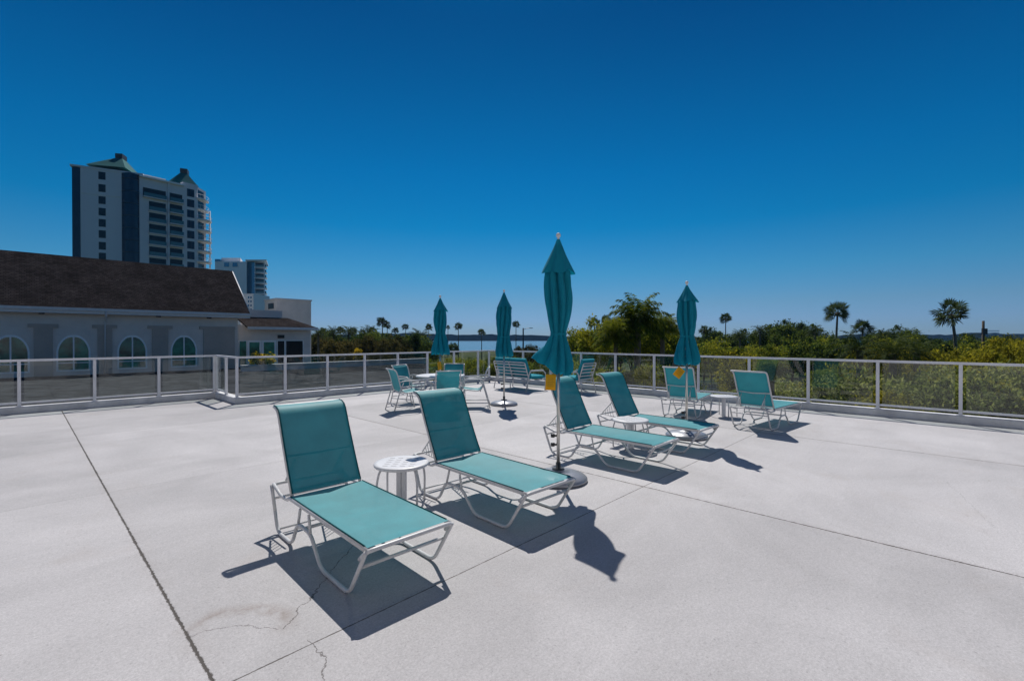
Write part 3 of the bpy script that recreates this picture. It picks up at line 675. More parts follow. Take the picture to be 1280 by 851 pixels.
# green peaked roofs
def pyramid(px0, px1, pxa, yb, ya, Y, dep, cap):
    z0, z1 = Zt(yb, Y) + .45, zat(ya, Y * K_ + dep / 2); A_ = Vector((*tp(px0, Y), z0)); B_ = Vector((*tp(px1, Y * 1.02), z0)); d_ = (B_ - A_); L_ = d_.length; d_.normalize(); n_ = Vector((-d_.y, d_.x, 0)); A_ -= n_ * .7; B_ -= n_ * .7
    ap = at(pxa, Y * K_ * 1.03); c = A_ + d_ * L_ * ((pxa - px0) / (px1 - px0)) + n_ * dep / 2
    w1 = 1.3; corners = [A_, B_, B_ + n_ * dep, A_ + n_ * dep]; topc = [c + (q - c).normalized() * w1 for q in corners]
    mb = MB(); mb.add([tuple(q) for q in corners] + [(q.x, q.y, z1) for q in topc], [(0, 1, 5, 4), (1, 2, 6, 5), (2, 3, 7, 6), (3, 0, 4, 7), (4, 5, 6, 7), (3, 2, 1, 0)])
    r_ = mb.build('peaked_roof', M['copper'], T1)
    mb = MB(); mb.poly_prism([(q.x, q.y) for q in [c + (q - c).normalized() * 1.5 for q in corners]], z1, z1 + cap); mb.build('roof_cap', M['dark_metal'], r_)
pyramid(110, 159, 140, 209, 199, 154, 12, 1.2)
pyramid(212, 247, 227, 230, 218, 170, 9, 1.3)
A_ = Vector((*tp(160, 157), 0)); B_ = Vector((*tp(206, 166), 0)); d_ = (B_ - A_); L_ = d_.length; d_.normalize(); n_ = Vector((-d_.y, d_.x, 0))
mb = MB(); z0, z1 = Zt(222.5, 160), Zt(213.5, 160)
mb.add([tuple((A_ + Vector((0, 0, z0)))), tuple(B_ + Vector((0, 0, z0 - .6))), tuple(B_ + n_ * 3 + Vector((0, 0, z1 - .9))), tuple(A_ + n_ * 3 + Vector((0, 0, z1))), tuple(B_ + n_ * 9 + Vector((0, 0, z0 - .6))), tuple(A_ + n_ * 9 + Vector((0, 0, z0)))], [(0, 1, 2, 3), (3, 2, 4, 5), (0, 3, 5), (1, 4, 2), (0, 5, 4, 1)])
mb.build('mansard_roof', M['copper'], T1)

# second, farther tower
T2 = tower((0, 0, 0), 0, 'glass_tower', 'distant white and blue glass tower right of the tall grey tower')
D2 = 300
def t2box(px0, px1, y0, y1, Y, dep, name, m, parent=None):
    A = at(px0, Y); B = at(px1, Y); sk = -.47 * dep; mb = MB(); mb.poly_prism([(A.x, Y), (B.x, Y), (B.x + sk, Y + dep), (A.x + sk, Y + dep)], zat(y1, Y) if y1 else GZ, zat(y0, Y)); return mb.build(name, m, parent or T2)
t2box(269, 308.5, 327, None, D2, 25, 'wall', M['tower_white'])
t2box(277, 301, 322.5, 327, D2 + 6, 12, 'roof_block', M['tower_white'])
t2box(269, 276, 324, 327, D2 + 2, 5, 'plant_room', M['skyglass'])
t2box(308.6, 319, 326, None, D2 + 3, 20, 'glass_bay', M['skyglass'])
t2box(319.1, 331.5, 330, None, D2 + 8, 16, 'inner_glazing', M['skyglass'])
t2box(307, 333.5, 324.5, 326, D2 - 1, 24, 'roof_slab', M['tower_white'])
for px in (283.5, 294):
    t2box(px - 3, px + 3, 328.5, 333.5, D2 - .3, .25, 'window', M['skyglass'])
for i in range(9):
    y = 333.5 + i * 6.6
    t2box(318, 333.6, y, y + 1.0, D2 + 2, 8, 'balcony', M['tower_white']); t2box(319, 333.2, y - 2.4, y - .1, D2 + 2.1, .1, 'balustrade', M['balglass'])
t2box(318.6, 319.3, 326.5, None, D2 + 1.5, .5, 'column', M['tower_white']); t2box(330.2, 331.2, 326.5, None, D2 + 1.6, .5, 'column', M['tower_white'])
# low white block with small windows in front of it
LBk = empty('white_block', (0, 0, 0)); tag(LBk, 'low white block with rows of small windows at the foot of the glass tower', 'building')
def lbx(px0, px1, y0, y1, Y, dep, name, m):
    A = at(px0, Y); B = at(px1, Y); mb = MB(); mb.box((A.x, Y, zat(y1, Y) if y1 else GZ), (B.x, Y + dep, zat(y0, Y))); mb.build(name, m, LBk)
lbx(296, 317, 367, None, 180, 12, 'wall', M['tower_white'])
for i in range(4):
    for j in range(2): lbx(310 + 3.0 * j, 311.6 + 3 * j, 370.5 + 5 * i, 373 + 5 * i, 179.9, .08, 'window', M['skyglass'])
# far blocks on the right horizon
for x0, x1, y0, Y, lab in ((1231, 1250, 417, 700, 'wide pale blue-grey high-rise far off on the right skyline'),):
    o = empty('distant_block', (at((x0 + x1) / 2, Y).x, Y, GZ)); tag(o, lab, 'building'); mb = MB(); hw = (x1 - x0) / 2 * Y / FPX
    mb.box((-hw, 0, 0), (hw, 20, zat(y0, Y) - GZ)); mb.build('wall', M['farhaze'], o)
    mb = MB()
    for k in range(4): mb.box((-hw + 1, -.1, 8 + 3 * k), (hw - 1, -.002, 9 + 3 * k))
    mb.build('window_band', M['skyglass'], o)

# ================================================================== VEGETATION
def leaf_quads(cent, size, rng, flat=.0, aspect=2.2):
    n = len(cent); a = rng.normal(size=(n, 3)); a[:, 2] += 0; a /= np.linalg.norm(a, axis=1, keepdims=True)
    b = rng.normal(size=(n, 3)); b -= a * (a * b).sum(1, keepdims=True); b /= np.linalg.norm(b, axis=1, keepdims=True)
    s = size * rng.uniform(.6, 1.4, (n, 1)); L_ = a * s * .5 * aspect ** .5; W_ = b * s * .5 / aspect ** .5
    Vv = np.stack([cent - L_, cent + W_ * 1.0 - L_ * .1, cent + L_, cent - W_ - L_ * .1], 1).reshape(-1, 3)
    return Vv, np.arange(n * 4).reshape(n, 4)
def crown_mesh(name, m, seed, rx, ry, rz, clumps, per, leaf, hollow=.55, squash=.35, spread=.17):
    rng = np.random.default_rng(seed)
    d = rng.normal(size=(clumps, 3)); d /= np.linalg.norm(d, axis=1, keepdims=True)
    rad = hollow + (1 - hollow) * rng.random((clumps, 1)) ** .6
    lob = 1 + .22 * np.sin(d[:, :1] * 5 + seed) * np.cos(d[:, 1:2] * 4 + seed * 2) + rng.normal(0, .10, (clumps, 1))
    c = d * rad * lob * np.array([rx, ry, rz]); c[:, 2] = np.where(c[:, 2] < -rz * squash, -rz * squash + (c[:, 2] + rz * squash) * .3, c[:, 2])
    sz = rng.uniform(.6, 1.5, (clumps, 1, 1)) * spread * (rx + ry + rz) / 3
    pts = (c[:, None, :] + rng.normal(size=(clumps, per, 3)) * sz * np.array([1, 1, .7])).reshape(-1, 3)
    Vv, F = leaf_quads(pts, leaf, rng); return npmesh(name, Vv, F, m), c
def trunk_mesh(seed, h, r, c, m, n=9):
    rng = random.Random(seed); mb = MB(); pts = [Vector((0, 0, 0))]; 
    for i in range(1, 5): pts.append(Vector((rng.uniform(-.08, .08) * h * i / 4, rng.uniform(-.08, .08) * h * i / 4, h * i / 4)))
    mb.tube(pts, [r * (1.15 - .14 * i) for i in range(5)], 7)
    idx = rng.sample(range(len(c)), min(n, len(c)))
    for k in idx:
        e_ = Vector((c[k][0] * .8, c[k][1] * .8, h + min(c[k][2] * .3, .3))); s_ = pts[rng.choice((2, 3, 4))]; mid = (s_ + e_) / 2 + Vector((0, 0, -.1 * (e_ - s_).length))
        mb.tube([s_, mid, e_], [r * .5, r * .3, r * .08], 5)
    me = bpy.data.meshes.new('trunk'); me.from_pydata(mb.v, [], mb.f); me.materials.append(m); me.update(); return me
class Kind:
    def __init__(s, key, m, rx, rz, trunk_h, clumps, per, leaf, nvar=3, r=.16, **kw):
        s.var = []; s.th = trunk_h; s.rz = rz
        for i in range(nvar):
            cm, c = crown_mesh('crown', m, hash(key) % 1 + sum(map(ord, key)) + i * 17, rx, rx * .95, rz, clumps, per, leaf, **kw)
            s.var.append((cm, trunk_mesh(i + len(key), trunk_h, r, c, M['trunk'])))
        s.i = 0
    def put(s, name, loc, scale, label, cat, group=None, rz=None, zs=1.0):
        cm, tm = s.var[s.i % len(s.var)]; s.i += 1
        o = empty(name, loc, random.uniform(0, 6.28) if rz is None else rz); o.scale = (scale, scale, scale); tag(o, label, cat, group)
        kz = min(1.35, max(.7, zs)); top = (s.th + s.rz) * zs; cz = top - s.rz * kz
        c_ = meshobj('crown', cm, o, (0, 0, cz)); c_.scale = (1, 1, kz); t_ = meshobj('trunk', tm, o); t_.scale = (1, 1, max(.3, cz / s.th)); return o
FB = foliage_mat('foliage_brown', [(.010, .014, .005), (.032, .038, .010), (.080, .078, .022), (.15, .12, .035)])
shrub_y = Kind('shrub_yellow', FY, 2.0, 1.7, 1.9, 60, 95, .13, 3, .09, spread=.13)
shrub_o = Kind('shrub_olive', FO, 2.1, 1.8, 2.0, 60, 95, .14, 3, .09, spread=.13)
shrub_g = Kind('shrub_grey', FG, 2.1, 1.7, 1.9, 60, 95, .13, 3, .09, spread=.13)
tree_d = Kind('tree_dark', FD, 3.6, 3.0, 4.3, 95, 105, .25, 4, .22, spread=.125)
tree_b = Kind('tree_brown', FB, 3.4, 2.8, 4.0, 95, 100, .23, 3, .2, spread=.125)
tree_o = Kind('tree_olive', FO, 3.4, 2.8, 4.0, 95, 100, .23, 3, .2, spread=.125)

# ---- palms
def fan_palm_mesh(seed, R_=1.6, nf=25):
    rng = random.Random(seed); V_ = []; F_ = []
    def tri(a, b, c): k_ = len(V_); V_.extend([a, b, c, c]); F_.append((k_, k_ + 1, k_ + 2, k_ + 3))
    V3 = []; 
    for i in range(nf):
        az = i * 2.399 + rng.uniform(-.2, .2); el = math.asin(.98 - 1.62 * ((i + .5) / nf)) if 1 else 0; el += 0 + rng.uniform(-.12, .12)
        d_ = Vector((math.cos(az) * math.cos(el), math.sin(az) * math.cos(el), math.sin(el))); pl = R_ * rng.uniform(.30, .60)
        side = d_.cross(Vector((0, 0, 1))).normalized() if abs(d_.z) < .98 else Vector((1, 0, 0)); side = Matrix.Rotation(rng.uniform(-1.1, 1.1), 3, d_) @ side; up = side.cross(d_)
        hub = d_ * pl + Vector((0, 0, -.04)); w_ = side * .025
        k_ = len(V3); V3 += [w_, -w_, hub - w_ * .7, hub + w_ * .7]; F_.append((k_, k_ + 1, k_ + 2, k_ + 3))
        nb = 15; bl = R_ * rng.uniform(.42, .58)
        for j in range(nb):
            fa = R(-120) + R(240) * j / (nb - 1); q = d_ * math.cos(fa) + side * math.sin(fa); q = (q + up * rng.uniform(.0, .18)).normalized()
            tip = hub + q * bl * (.75 + .25 * math.cos(fa)) + Vector((0, 0, -bl * .16)); mid = hub + q * bl * .55 + Vector((0, 0, -.05 * bl))
            ww = (side * math.cos(fa) - d_ * math.sin(fa)) * bl * .070
            k_ = len(V3); V3 += [hub, mid + ww, tip, mid - ww]; F_.append((k_, k_ + 1, k_ + 2, k_ + 3))
    return npmesh('fronds', np.array([tuple(v) for v in V3]), np.array(F_), FK)
def feather_mesh(seed, R_=3.0, nf=30, mat_=None, lo=-60, hi=82, leafw=.06, ll=.62):
    rng = random.Random(seed); V3 = []; F_ = []
    for i in range(nf):
        az = i * 2.399 + rng.uniform(-.25, .25); t0 = i / nf; el = R(hi) - t0 * R(hi - lo) * .82; L_ = R_ * rng.uniform(.8, 1.1)
        h_ = Vector((math.cos(az), math.sin(az), 0)); p = Vector((0, 0, 0)); n_ = 13; prev = p; sd = Vector((-h_.y, h_.x, 0))
        for k in range(n_):
            e_ = el - R(88) * (k / n_) ** 1.5 * (1.0 if el > 0 else .5); dd = h_ * math.cos(e_) + Vector((0, 0, math.sin(e_))); q = p + dd * L_ / n_
            w_ = sd * .03 * (1 - k / n_); b0 = len(V3); V3 += [p - w_, p + w_, q + w_ * .8, q - w_ * .8]; F_.append((b0, b0 + 1, b0 + 2, b0 + 3))
            if k > 0:
                for sgn in (-1, 1):
                    for u_ in (0, .33, .66):
                        o_ = p + (q - p) * u_; f_ = k / n_; lf = ll * (math.sin(math.pi * min(1, f_ * .86 + .14)) ** .6) * R_ / 3 * rng.uniform(.85, 1.1)
                        dr = (sd * sgn * .9 + dd * .55 + Vector((0, 0, rng.uniform(-.55, .15)))).normalized(); tip = o_ + dr * lf + Vector((0, 0, -lf * .25)); mid = o_ + dr * lf * .5
                        ww = dd * leafw * .5; b0 = len(V3); V3 += [o_, mid + ww, tip, mid - ww]; F_.append((b0, b0 + 1, b0 + 2, b0 + 3))
            p = q
    return npmesh('fronds', np.array([tuple(v) for v in V3]), np.array(F_), mat_ or FP)
fan_v = [fan_palm_mesh(i) for i in range(4)]
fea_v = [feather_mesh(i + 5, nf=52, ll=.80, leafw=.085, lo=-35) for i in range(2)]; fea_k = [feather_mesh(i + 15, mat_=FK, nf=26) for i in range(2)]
def palm_trunk(h, r0, r1, lean, seed, skirt=True, root=None):
    rng = random.Random(seed); n_ = 9; pts = []; rr = []
    for i in range(n_ + 1):
        t = i / n_; pts.append(Vector((lean * t ** 1.6, lean * .3 * math.sin(t * 3), h * t))); rr.append((r0 * (1 - t) ** 2 * .35 + r0 + (r1 - r0) * t) * (1 + .05 * (i % 2)))
    mb = MB(); mb.tube(pts, rr, 8); mb.build('trunk', M['palmtrunk'], root); return pts[-1]
def fan_palm(px, Y, ytop, crown_px, label, lean=0, gz=GZ, group=None):
    ztop = zat(ytop, Y); cr = crown_px / 2 * Y / FPX; h = ztop - gz - cr * .9; b = at(px, Y)
    o = empty('fan_palm', (b.x - lean, b.y, gz)); tag(o, label, 'palm tree', group); e_ = palm_trunk(h, max(.13, cr * .085), max(.09, cr * .06), lean, int(px), root=o)
    c_ = meshobj('fronds', fan_v[int(px) % 4], o, e_); s_ = cr / 1.6; c_.scale = (s_, s_, s_ * 1.12); c_.rotation_euler.z = px
    mb = MB(); rg_ = random.Random(int(px))
    for k in range(12):
        a_ = rg_.uniform(0, 6.28); r_ = cr * .16; z_ = -cr * rg_.uniform(.2, .45); mb.tube([e_ + Vector((math.cos(a_) * r_ * .6, math.sin(a_) * r_ * .6, -.05 * cr)), e_ + Vector((math.cos(a_) * r_ * 1.3, math.sin(a_) * r_ * 1.3, z_))], [cr * .05, cr * .012], 4)
    mb.build('dry_skirt', FDEAD, o); return o
def feather_palm(px, Y, ytop, crown_px, label, lean=0, dark=False, gz=GZ, trunk_r=.2, zs=1):
    ztop = zat(ytop, Y); cr = crown_px / 2 * Y / FPX; h = ztop - gz - cr * .75 * zs; b = at(px, Y)
    o = empty('feather_palm', (b.x - lean, b.y, gz)); tag(o, label, 'palm tree'); e_ = palm_trunk(max(h, .4), trunk_r, trunk_r * .8, lean, int(px), root=o)
    c_ = meshobj('fronds', (fea_k if dark else fea_v)[int(px) % 2], o, e_); s_ = cr / 2.6; c_.scale = (s_, s_, s_ * zs); c_.rotation_euler.z = px * 1.3; return o

fan_palm(478, 120, 394.5, 18, 'tall fan palm standing highest above the left tree row')
fan_palm(484, 135, 401, 13, 'fan palm just behind the tallest palm of the left row')
fan_palm(494, 150, 408, 11, 'small fan palm between the tallest left palm and the next one right')
fan_palm(507, 150, 404, 11, 'slim fan palm above the shoreline, second gap right of the tallest left palm')
fan_palm(536, 150, 404, 12, 'slender fan palm close left of the umbrella over the dining set')
fan_palm(560, 175, 406, 7, 'fan palm peeping out right behind the dining umbrella')
fan_palm(573, 150, 402, 13, 'tall thin-trunked fan palm on the shore between the two far umbrellas')
fan_palm(602, 150, 410, 12, 'shorter fan palm on the shore left of the second umbrella')
fan_palm(645, 150, 400, 12, 'fan palm beside the street lamp on the shore')
fan_palm(907, 110, 390, 17, 'thin fan palm right of the third umbrella, above the dark trees')
fan_palm(1047, 75, 375, 34, 'tall slender fan palm at right, over the far trees', lean=.3)
fan_palm(1078, 85, 397, 28, 'shorter fan palm just right of the tall slender one')
fan_palm(1189, 62, 373, 43, 'largest fan palm, with a leaning trunk, near the right edge', lean=-.7)
fan_palm(743, 80, 395, 20, 'dark fan palm at the left edge of the big palm clump', group=None)
fan_palm(757, 84, 393, 16, 'dark fan palm tucked behind the big palm clump')
fan_palm(880, 95, 406, 16, 'dark short fan palm just right of the third umbrella')
for px_, y_, w_, lab_ in ((404, 409, 13, 'first small fan palm of the left row, nearest the entrance wing'), (413, 411, 11, 'second small fan palm of the left row from the entrance wing'), (426, 407, 14, 'third small fan palm of the left row from the entrance wing'), (441, 408, 14, 'fourth small fan palm of the left row, midway along it'), (453, 411, 11, 'fifth small fan palm of the left row, left of the tallest palm'), (466, 407, 13, 'small fan palm close left of the tallest palm of the left row')):
    fan_palm(px_, 105, y_, w_, lab_)
# left row bushes and small palms
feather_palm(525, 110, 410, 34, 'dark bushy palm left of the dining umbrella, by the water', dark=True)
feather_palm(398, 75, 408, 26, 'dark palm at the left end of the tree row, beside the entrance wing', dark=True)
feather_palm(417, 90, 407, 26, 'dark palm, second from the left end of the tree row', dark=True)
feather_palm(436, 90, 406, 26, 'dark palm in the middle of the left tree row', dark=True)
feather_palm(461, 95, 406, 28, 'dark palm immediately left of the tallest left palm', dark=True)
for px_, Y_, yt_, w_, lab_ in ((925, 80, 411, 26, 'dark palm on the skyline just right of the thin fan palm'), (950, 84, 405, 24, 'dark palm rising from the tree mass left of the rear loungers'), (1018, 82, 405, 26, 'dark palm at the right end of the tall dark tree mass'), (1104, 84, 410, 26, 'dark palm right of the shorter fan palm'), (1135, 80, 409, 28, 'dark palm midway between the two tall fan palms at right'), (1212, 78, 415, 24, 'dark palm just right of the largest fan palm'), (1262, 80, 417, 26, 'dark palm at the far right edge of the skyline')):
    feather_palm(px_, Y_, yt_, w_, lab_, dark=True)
# the big palm clump behind the third umbrella
feather_palm(797, 34, 371, 74, 'large bright feather palm in the clump left of the third umbrella', zs=1.25, trunk_r=.28)
feather_palm(828, 36, 392, 50, 'feather palm with drooping fronds at the right of the big clump', zs=1.0)
feather_palm(770, 33, 398, 60, 'low feather palm at the left of the big clump', zs=1.1)
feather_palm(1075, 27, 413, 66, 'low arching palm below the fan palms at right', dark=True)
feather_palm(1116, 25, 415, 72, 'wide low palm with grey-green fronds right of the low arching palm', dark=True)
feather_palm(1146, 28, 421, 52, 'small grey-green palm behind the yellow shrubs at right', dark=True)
feather_palm(963, 20, 447, 44, 'palm with grey fronds seen through the railing glass behind the nearest rear lounger')
feather_palm(1028, 24, 462, 40, 'low palm seen through the glass below the teal shed')

rgv = random.Random(11)
ORD = ['first', 'second', 'third', 'fourth', 'fifth', 'sixth', 'seventh', 'eighth', 'ninth', 'tenth', 'eleventh', 'twelfth', 'thirteenth', 'fourteenth', 'fifteenth', 'sixteenth', 'seventeenth', 'eighteenth', 'nineteenth', 'twentieth', 'twenty-first', 'twenty-second', 'twenty-third', 'twenty-fourth']
def rowtrees(kind, name, items, label0, cat, group, gz=GZ, order=True):
    items = sorted(items)
    for i_, (px, Y, ytop, wpx) in enumerate(items):
        label = label0 + (', ' + ORD[i_] + ' from the left' if order and len(items) > 1 else '')
        h = zat(ytop, Y) - gz; nat_h = kind.th + {tree_d: 3.0, tree_b: 2.8, tree_o: 2.8, shrub_y: 1.7, shrub_o: 1.8, shrub_g: 1.7}[kind] * 1.05
        wid = wpx * Y / FPX; nat_w = {tree_d: 7.6, tree_b: 7.2, tree_o: 7.2, shrub_y: 4.3, shrub_o: 4.5, shrub_g: 4.4}[kind]
        s_ = wid / nat_w; b = at(px, Y, gz); kind.put(name, b, s_, label, cat, group, zs=(h / nat_h) / s_)
# far left row, y 410-440
rowtrees(tree_d, 'tree', [(388 + 13 * i + rgv.uniform(-4, 4), 92 + rgv.uniform(-10, 14), 418 + rgv.uniform(-3, 4), 36 + rgv.uniform(-5, 8)) for i in range(12)], 'dark bushy tree in the row behind the left railing', 'tree', 'trees in the left row')
rowtrees(tree_b, 'tree', [(396 + 17 * i + rgv.uniform(-4, 4), 76 + rgv.uniform(-4, 6), 421 + rgv.uniform(-2, 5), 34 + rgv.uniform(-5, 8)) for i in range(7)], 'olive and brown tree in front of the left row', 'tree', 'trees in the left row')
rowtrees(tree_d, 'tree', [(520 + 11 * i + rgv.uniform(-4, 4), 150 + rgv.uniform(-10, 25), 430 + rgv.uniform(-4, 5), 20 + rgv.uniform(-4, 6)) for i in range(5)] , 'small dark tree on the shore beyond the dining set', 'tree', 'small shore trees')
rowtrees(shrub_o, 'shrub', [(540 + 9.5 * i + rgv.uniform(-3, 3), 52 + rgv.uniform(-10, 40), 447 + rgv.uniform(-2, 8), 30 + rgv.uniform(-6, 10)) for i in range(16)], 'green shrub seen through the back railing beyond the dining set', 'shrub', 'shrubs behind the back railing')
rowtrees(tree_b, 'tree', [(665, 100, 431, 26), (650, 110, 433, 24)], 'rust-brown round tree below the street lamp', 'tree', 'round trees at the street lamp')
# clump around big palm
rowtrees(tree_o, 'tree', [(722, 42, 414, 44), (745, 40, 402, 58), (776, 44, 398, 60), (812, 42, 402, 56), (838, 42, 412, 50), (705, 50, 428, 30)], 'yellow-green tree in the clump around the large feather palm', 'tree', 'trees of the palm clump')
rowtrees(tree_d, 'tree', [(790, 47, 396, 50), (845, 60, 410, 36), (760, 50, 408, 50)], 'dark tree at the back of the palm clump', 'tree', 'dark trees of the palm clump')
# right skyline
sky_trees = [(872, 418), (890, 416), (912, 412), (934, 409), (958, 408), (976, 403), (995, 402), (1014, 405), (1030, 418), (1062, 420), (1096, 416), (1118, 413), (1138, 411), (1158, 418), (1180, 419), (1205, 420), (1224, 424), (1250, 422), (1274, 424), (1300, 420), (1330, 418), (1370, 420)]
rowtrees(tree_d, 'tree', [(x, 88 + rgv.uniform(-14, 20), y + rgv.uniform(-5, 7), 34 + rgv.uniform(-12, 14)) for x, y in sky_trees], 'dark evergreen tree on the right skyline', 'tree', 'trees on the right skyline')
rowtrees(tree_d, 'tree', [(1040, 58, 424, 52), (1010, 62, 425, 44), (1060, 60, 428, 40), (1235, 55, 430, 60), (880, 70, 428, 40), (1170, 60, 430, 50)], 'dark round-headed tree in front of the right skyline row', 'tree', 'dark trees before the skyline')
rowtrees(tree_o, 'tree', [(868 + 24 * i + rgv.uniform(-6, 6), 66 + rgv.uniform(-4, 8), 428 + rgv.uniform(-4, 5), 46 + rgv.uniform(-8, 10)) for i in range(20)], 'olive tree in the band above the right railing', 'tree', 'olive trees above the right railing')
# yellow shrubs just over the handrail at right
rowtrees(shrub_y, 'shrub', [(x + rgv.uniform(-5, 5), 34 + rgv.uniform(-5, 7), y + rgv.uniform(-3, 3), 62 + rgv.uniform(-10, 14)) for x, y in
         [(925, 436), (1078, 442), (1108, 434), (1136, 438), (1165, 436), (1196, 434), (1226, 438), (1256, 424), (1284, 424), (1240, 436), (1320, 426), (1210, 444), (1150, 446)]], 'yellow-leaved shrub rising above the right handrail', 'shrub', 'yellow shrubs above the handrail')
# the bank of shrubs seen through the glass at right
bank = []
for i in range(16): bank.append((1065 + 21 * i + rgv.uniform(-8, 8), 20 + rgv.uniform(-1.5, 5), 470 + rgv.uniform(-8, 10), 105 + rgv.uniform(-15, 25)))
for i in range(7): bank.append((945 + 24 * i + rgv.uniform(-6, 6), 22 + rgv.uniform(-1, 4), 476 + rgv.uniform(-6, 6), 80 + rgv.uniform(-10, 15)))
rowtrees(shrub_g, 'shrub', bank, 'grey-green shrub of the dense bank behind the right railing glass', 'shrub', 'shrub bank behind the right railing')
rowtrees(shrub_o, 'shrub', [(1000 + 24 * i + rgv.uniform(-8, 8), 27 + rgv.uniform(-2, 5), 455 + rgv.uniform(-5, 8), 80 + rgv.uniform(-10, 20)) for i in range(4, 15)] , 'olive shrub in the bank behind the right railing', 'shrub', 'olive shrubs behind the right railing')
rowtrees(shrub_y, 'shrub', [(960, 26, 472, 60), (985, 24, 478, 60), (1050, 22, 484, 70), (1075, 28, 466, 60), (1190, 21, 470, 60), (1110, 19, 486, 70), (1240, 20, 478, 70)], 'yellow-tinged shrub low in the bank behind the right glass', 'shrub', 'yellow shrubs low in the bank')
rowtrees(shrub_o, 'shrub', [(720 + 17 * i + rgv.uniform(-5, 5), 30 + rgv.uniform(-3, 6), 452 + rgv.uniform(-6, 12), 56 + rgv.uniform(-8, 10)) for i in range(9)], 'green shrub under the palm clump, seen through the railing', 'shrub', 'shrubs under the palm clump')
rowtrees(shrub_y, 'shrub', [(804, 27, 455, 22), (786, 30, 462, 26), (822, 28, 470, 30)], 'small bright yellow-green shrub under the palm clump', 'shrub', 'bright shrubs under the palm clump')

# yellow flowering plant at the parapet
def flower_plant(px, Y, ytop, wpx, label, gz):
    b = at(px, Y, gz); o = empty('flowering_plant', b); tag(o, label, 'plant'); w_ = wpx * Y / FPX; h = zat(ytop, Y) - gz
    for nm, m, sd in (('foliage', FY, 5), ('flowers', M['flower'], 9)):
        cm, c = crown_mesh(nm, m, sd + int(px), w_ / 2, w_ / 3, h / 2, 26, 30, w_ * .09, hollow=.3); meshobj(nm, cm, o, (0, 0, h / 2))
flower_plant(327, 36.9, 443.5, 30, 'yellow flowering plant on the low wall before the entrance wing doors', -.499)
flower_plant(447, 38, 435, 12, 'small yellow-flowered plant above the back left handrail', -.3)

# street lamp, poles, fence, shed
def street_lamp(px, Y, ytop, arm, label):
    b = at(px, Y, GZ); h = zat(ytop, Y) - GZ; o = empty('street_lamp', b); tag(o, label, 'street lamp'); s_ = Y / 150
    mb = MB(); mb.tube([(0, 0, 0), (0, 0, h)], [.28 * s_, .2 * s_], 8); mb.build('pole', M['dark_metal'], o)
    mb = MB(); mb.tube([(0, 0, h - .5), (arm * .5, 0, h - .1), (arm, 0, h)], .09 * s_, 6); mb.build('arm', M['trim'], o)
    mb = MB(); mb.box((arm - .2, -.2, h - .12), (arm + .9, .2, h + .1)); mb.build('lamp_head', M['stucco_light'], o)
street_lamp(654, 150, 410, 2.2, 'dark street lamp with a pale arm beside the shore palm')
street_lamp(897.5, 80, 427, .3, 'short pale lamp standing among the olive trees')
b = at(1229, 55, GZ); o = empty('utility_pole', b); tag(o, 'dark wooden utility pole near the right edge', 'pole'); h = zat(401, 55) - GZ
mb = MB(); mb.tube([(0, 0, 0), (0, 0, h)], [.17, .12], 8); mb.build('shaft', M['trunk'], o)
mb = MB(); mb.box((-.12, -.2, h - 1.6), (.32, .1, h - .9)); mb.build('transformer', M['dark_metal'], o)
sh = empty('garden_shed', at(1039, 62, GZ), R(12)); tag(sh, 'dark teal shed seen through the right railing glass', 'shed')
mb = MB(); mb.box((-2.2, 0, 0), (2.2, 3, 3.4)); mb.build('wall', M['teal_shed'], sh)
mb = MB(); mb.add([(-2.4, -.2, 3.4), (2.4, -.2, 3.4), (2.4, 1.5, 4.1), (-2.4, 1.5, 4.1), (2.4, 3.2, 3.4), (-2.4, 3.2, 3.4)], [(0, 1, 2, 3), (3, 2, 4, 5), (0, 3, 5), (1, 4, 2), (0, 5, 4, 1)]); mb.build('roof', M['teal_shed'], sh)
mb = MB(); mb.box((-.5, -.04, .05), (.5, -.002, 2.1)); mb.build('door', M['dark_metal'], sh)
fe = empty('picket_fence', at(905, 62, GZ)); tag(fe, 'thin picket fence at the far side of the lawn', 'fence')
mb = MB()
for i in range(64): mb.box((-6.4 + .2 * i, 0, 0), (-6.4 + .2 * i + .06, .04, 1.5))
mb.build('pickets', M['stucco_light'], fe); mb = MB(); mb.box((-6.45, .041, .3), (6.4, .08, .4)); mb.box((-6.45, .041, 1.2), (6.4, .08, 1.3)); mb.build('fence_rail', M['stucco_light'], fe)
lw = MB(); c0 = at(880, 28); c1 = at(960, 28); c2 = at(985, 61); c3 = at(850, 61)
lw.add([(c0.x, c0.y, GZ + .01), (c1.x, c1.y, GZ + .01), (c2.x, c2.y, GZ + .01), (c3.x, c3.y, GZ + .01)], [(0, 1, 2, 3)])
M['lawn'] = mat('lawn', (.17, .21, .04), .95, spec=.05, c2=(.075, .10, .02), vscale=.5); tag(lw.build('lawn', M['lawn']), kind='structure')

# ================================================================== FURNITURE
TR = .0138
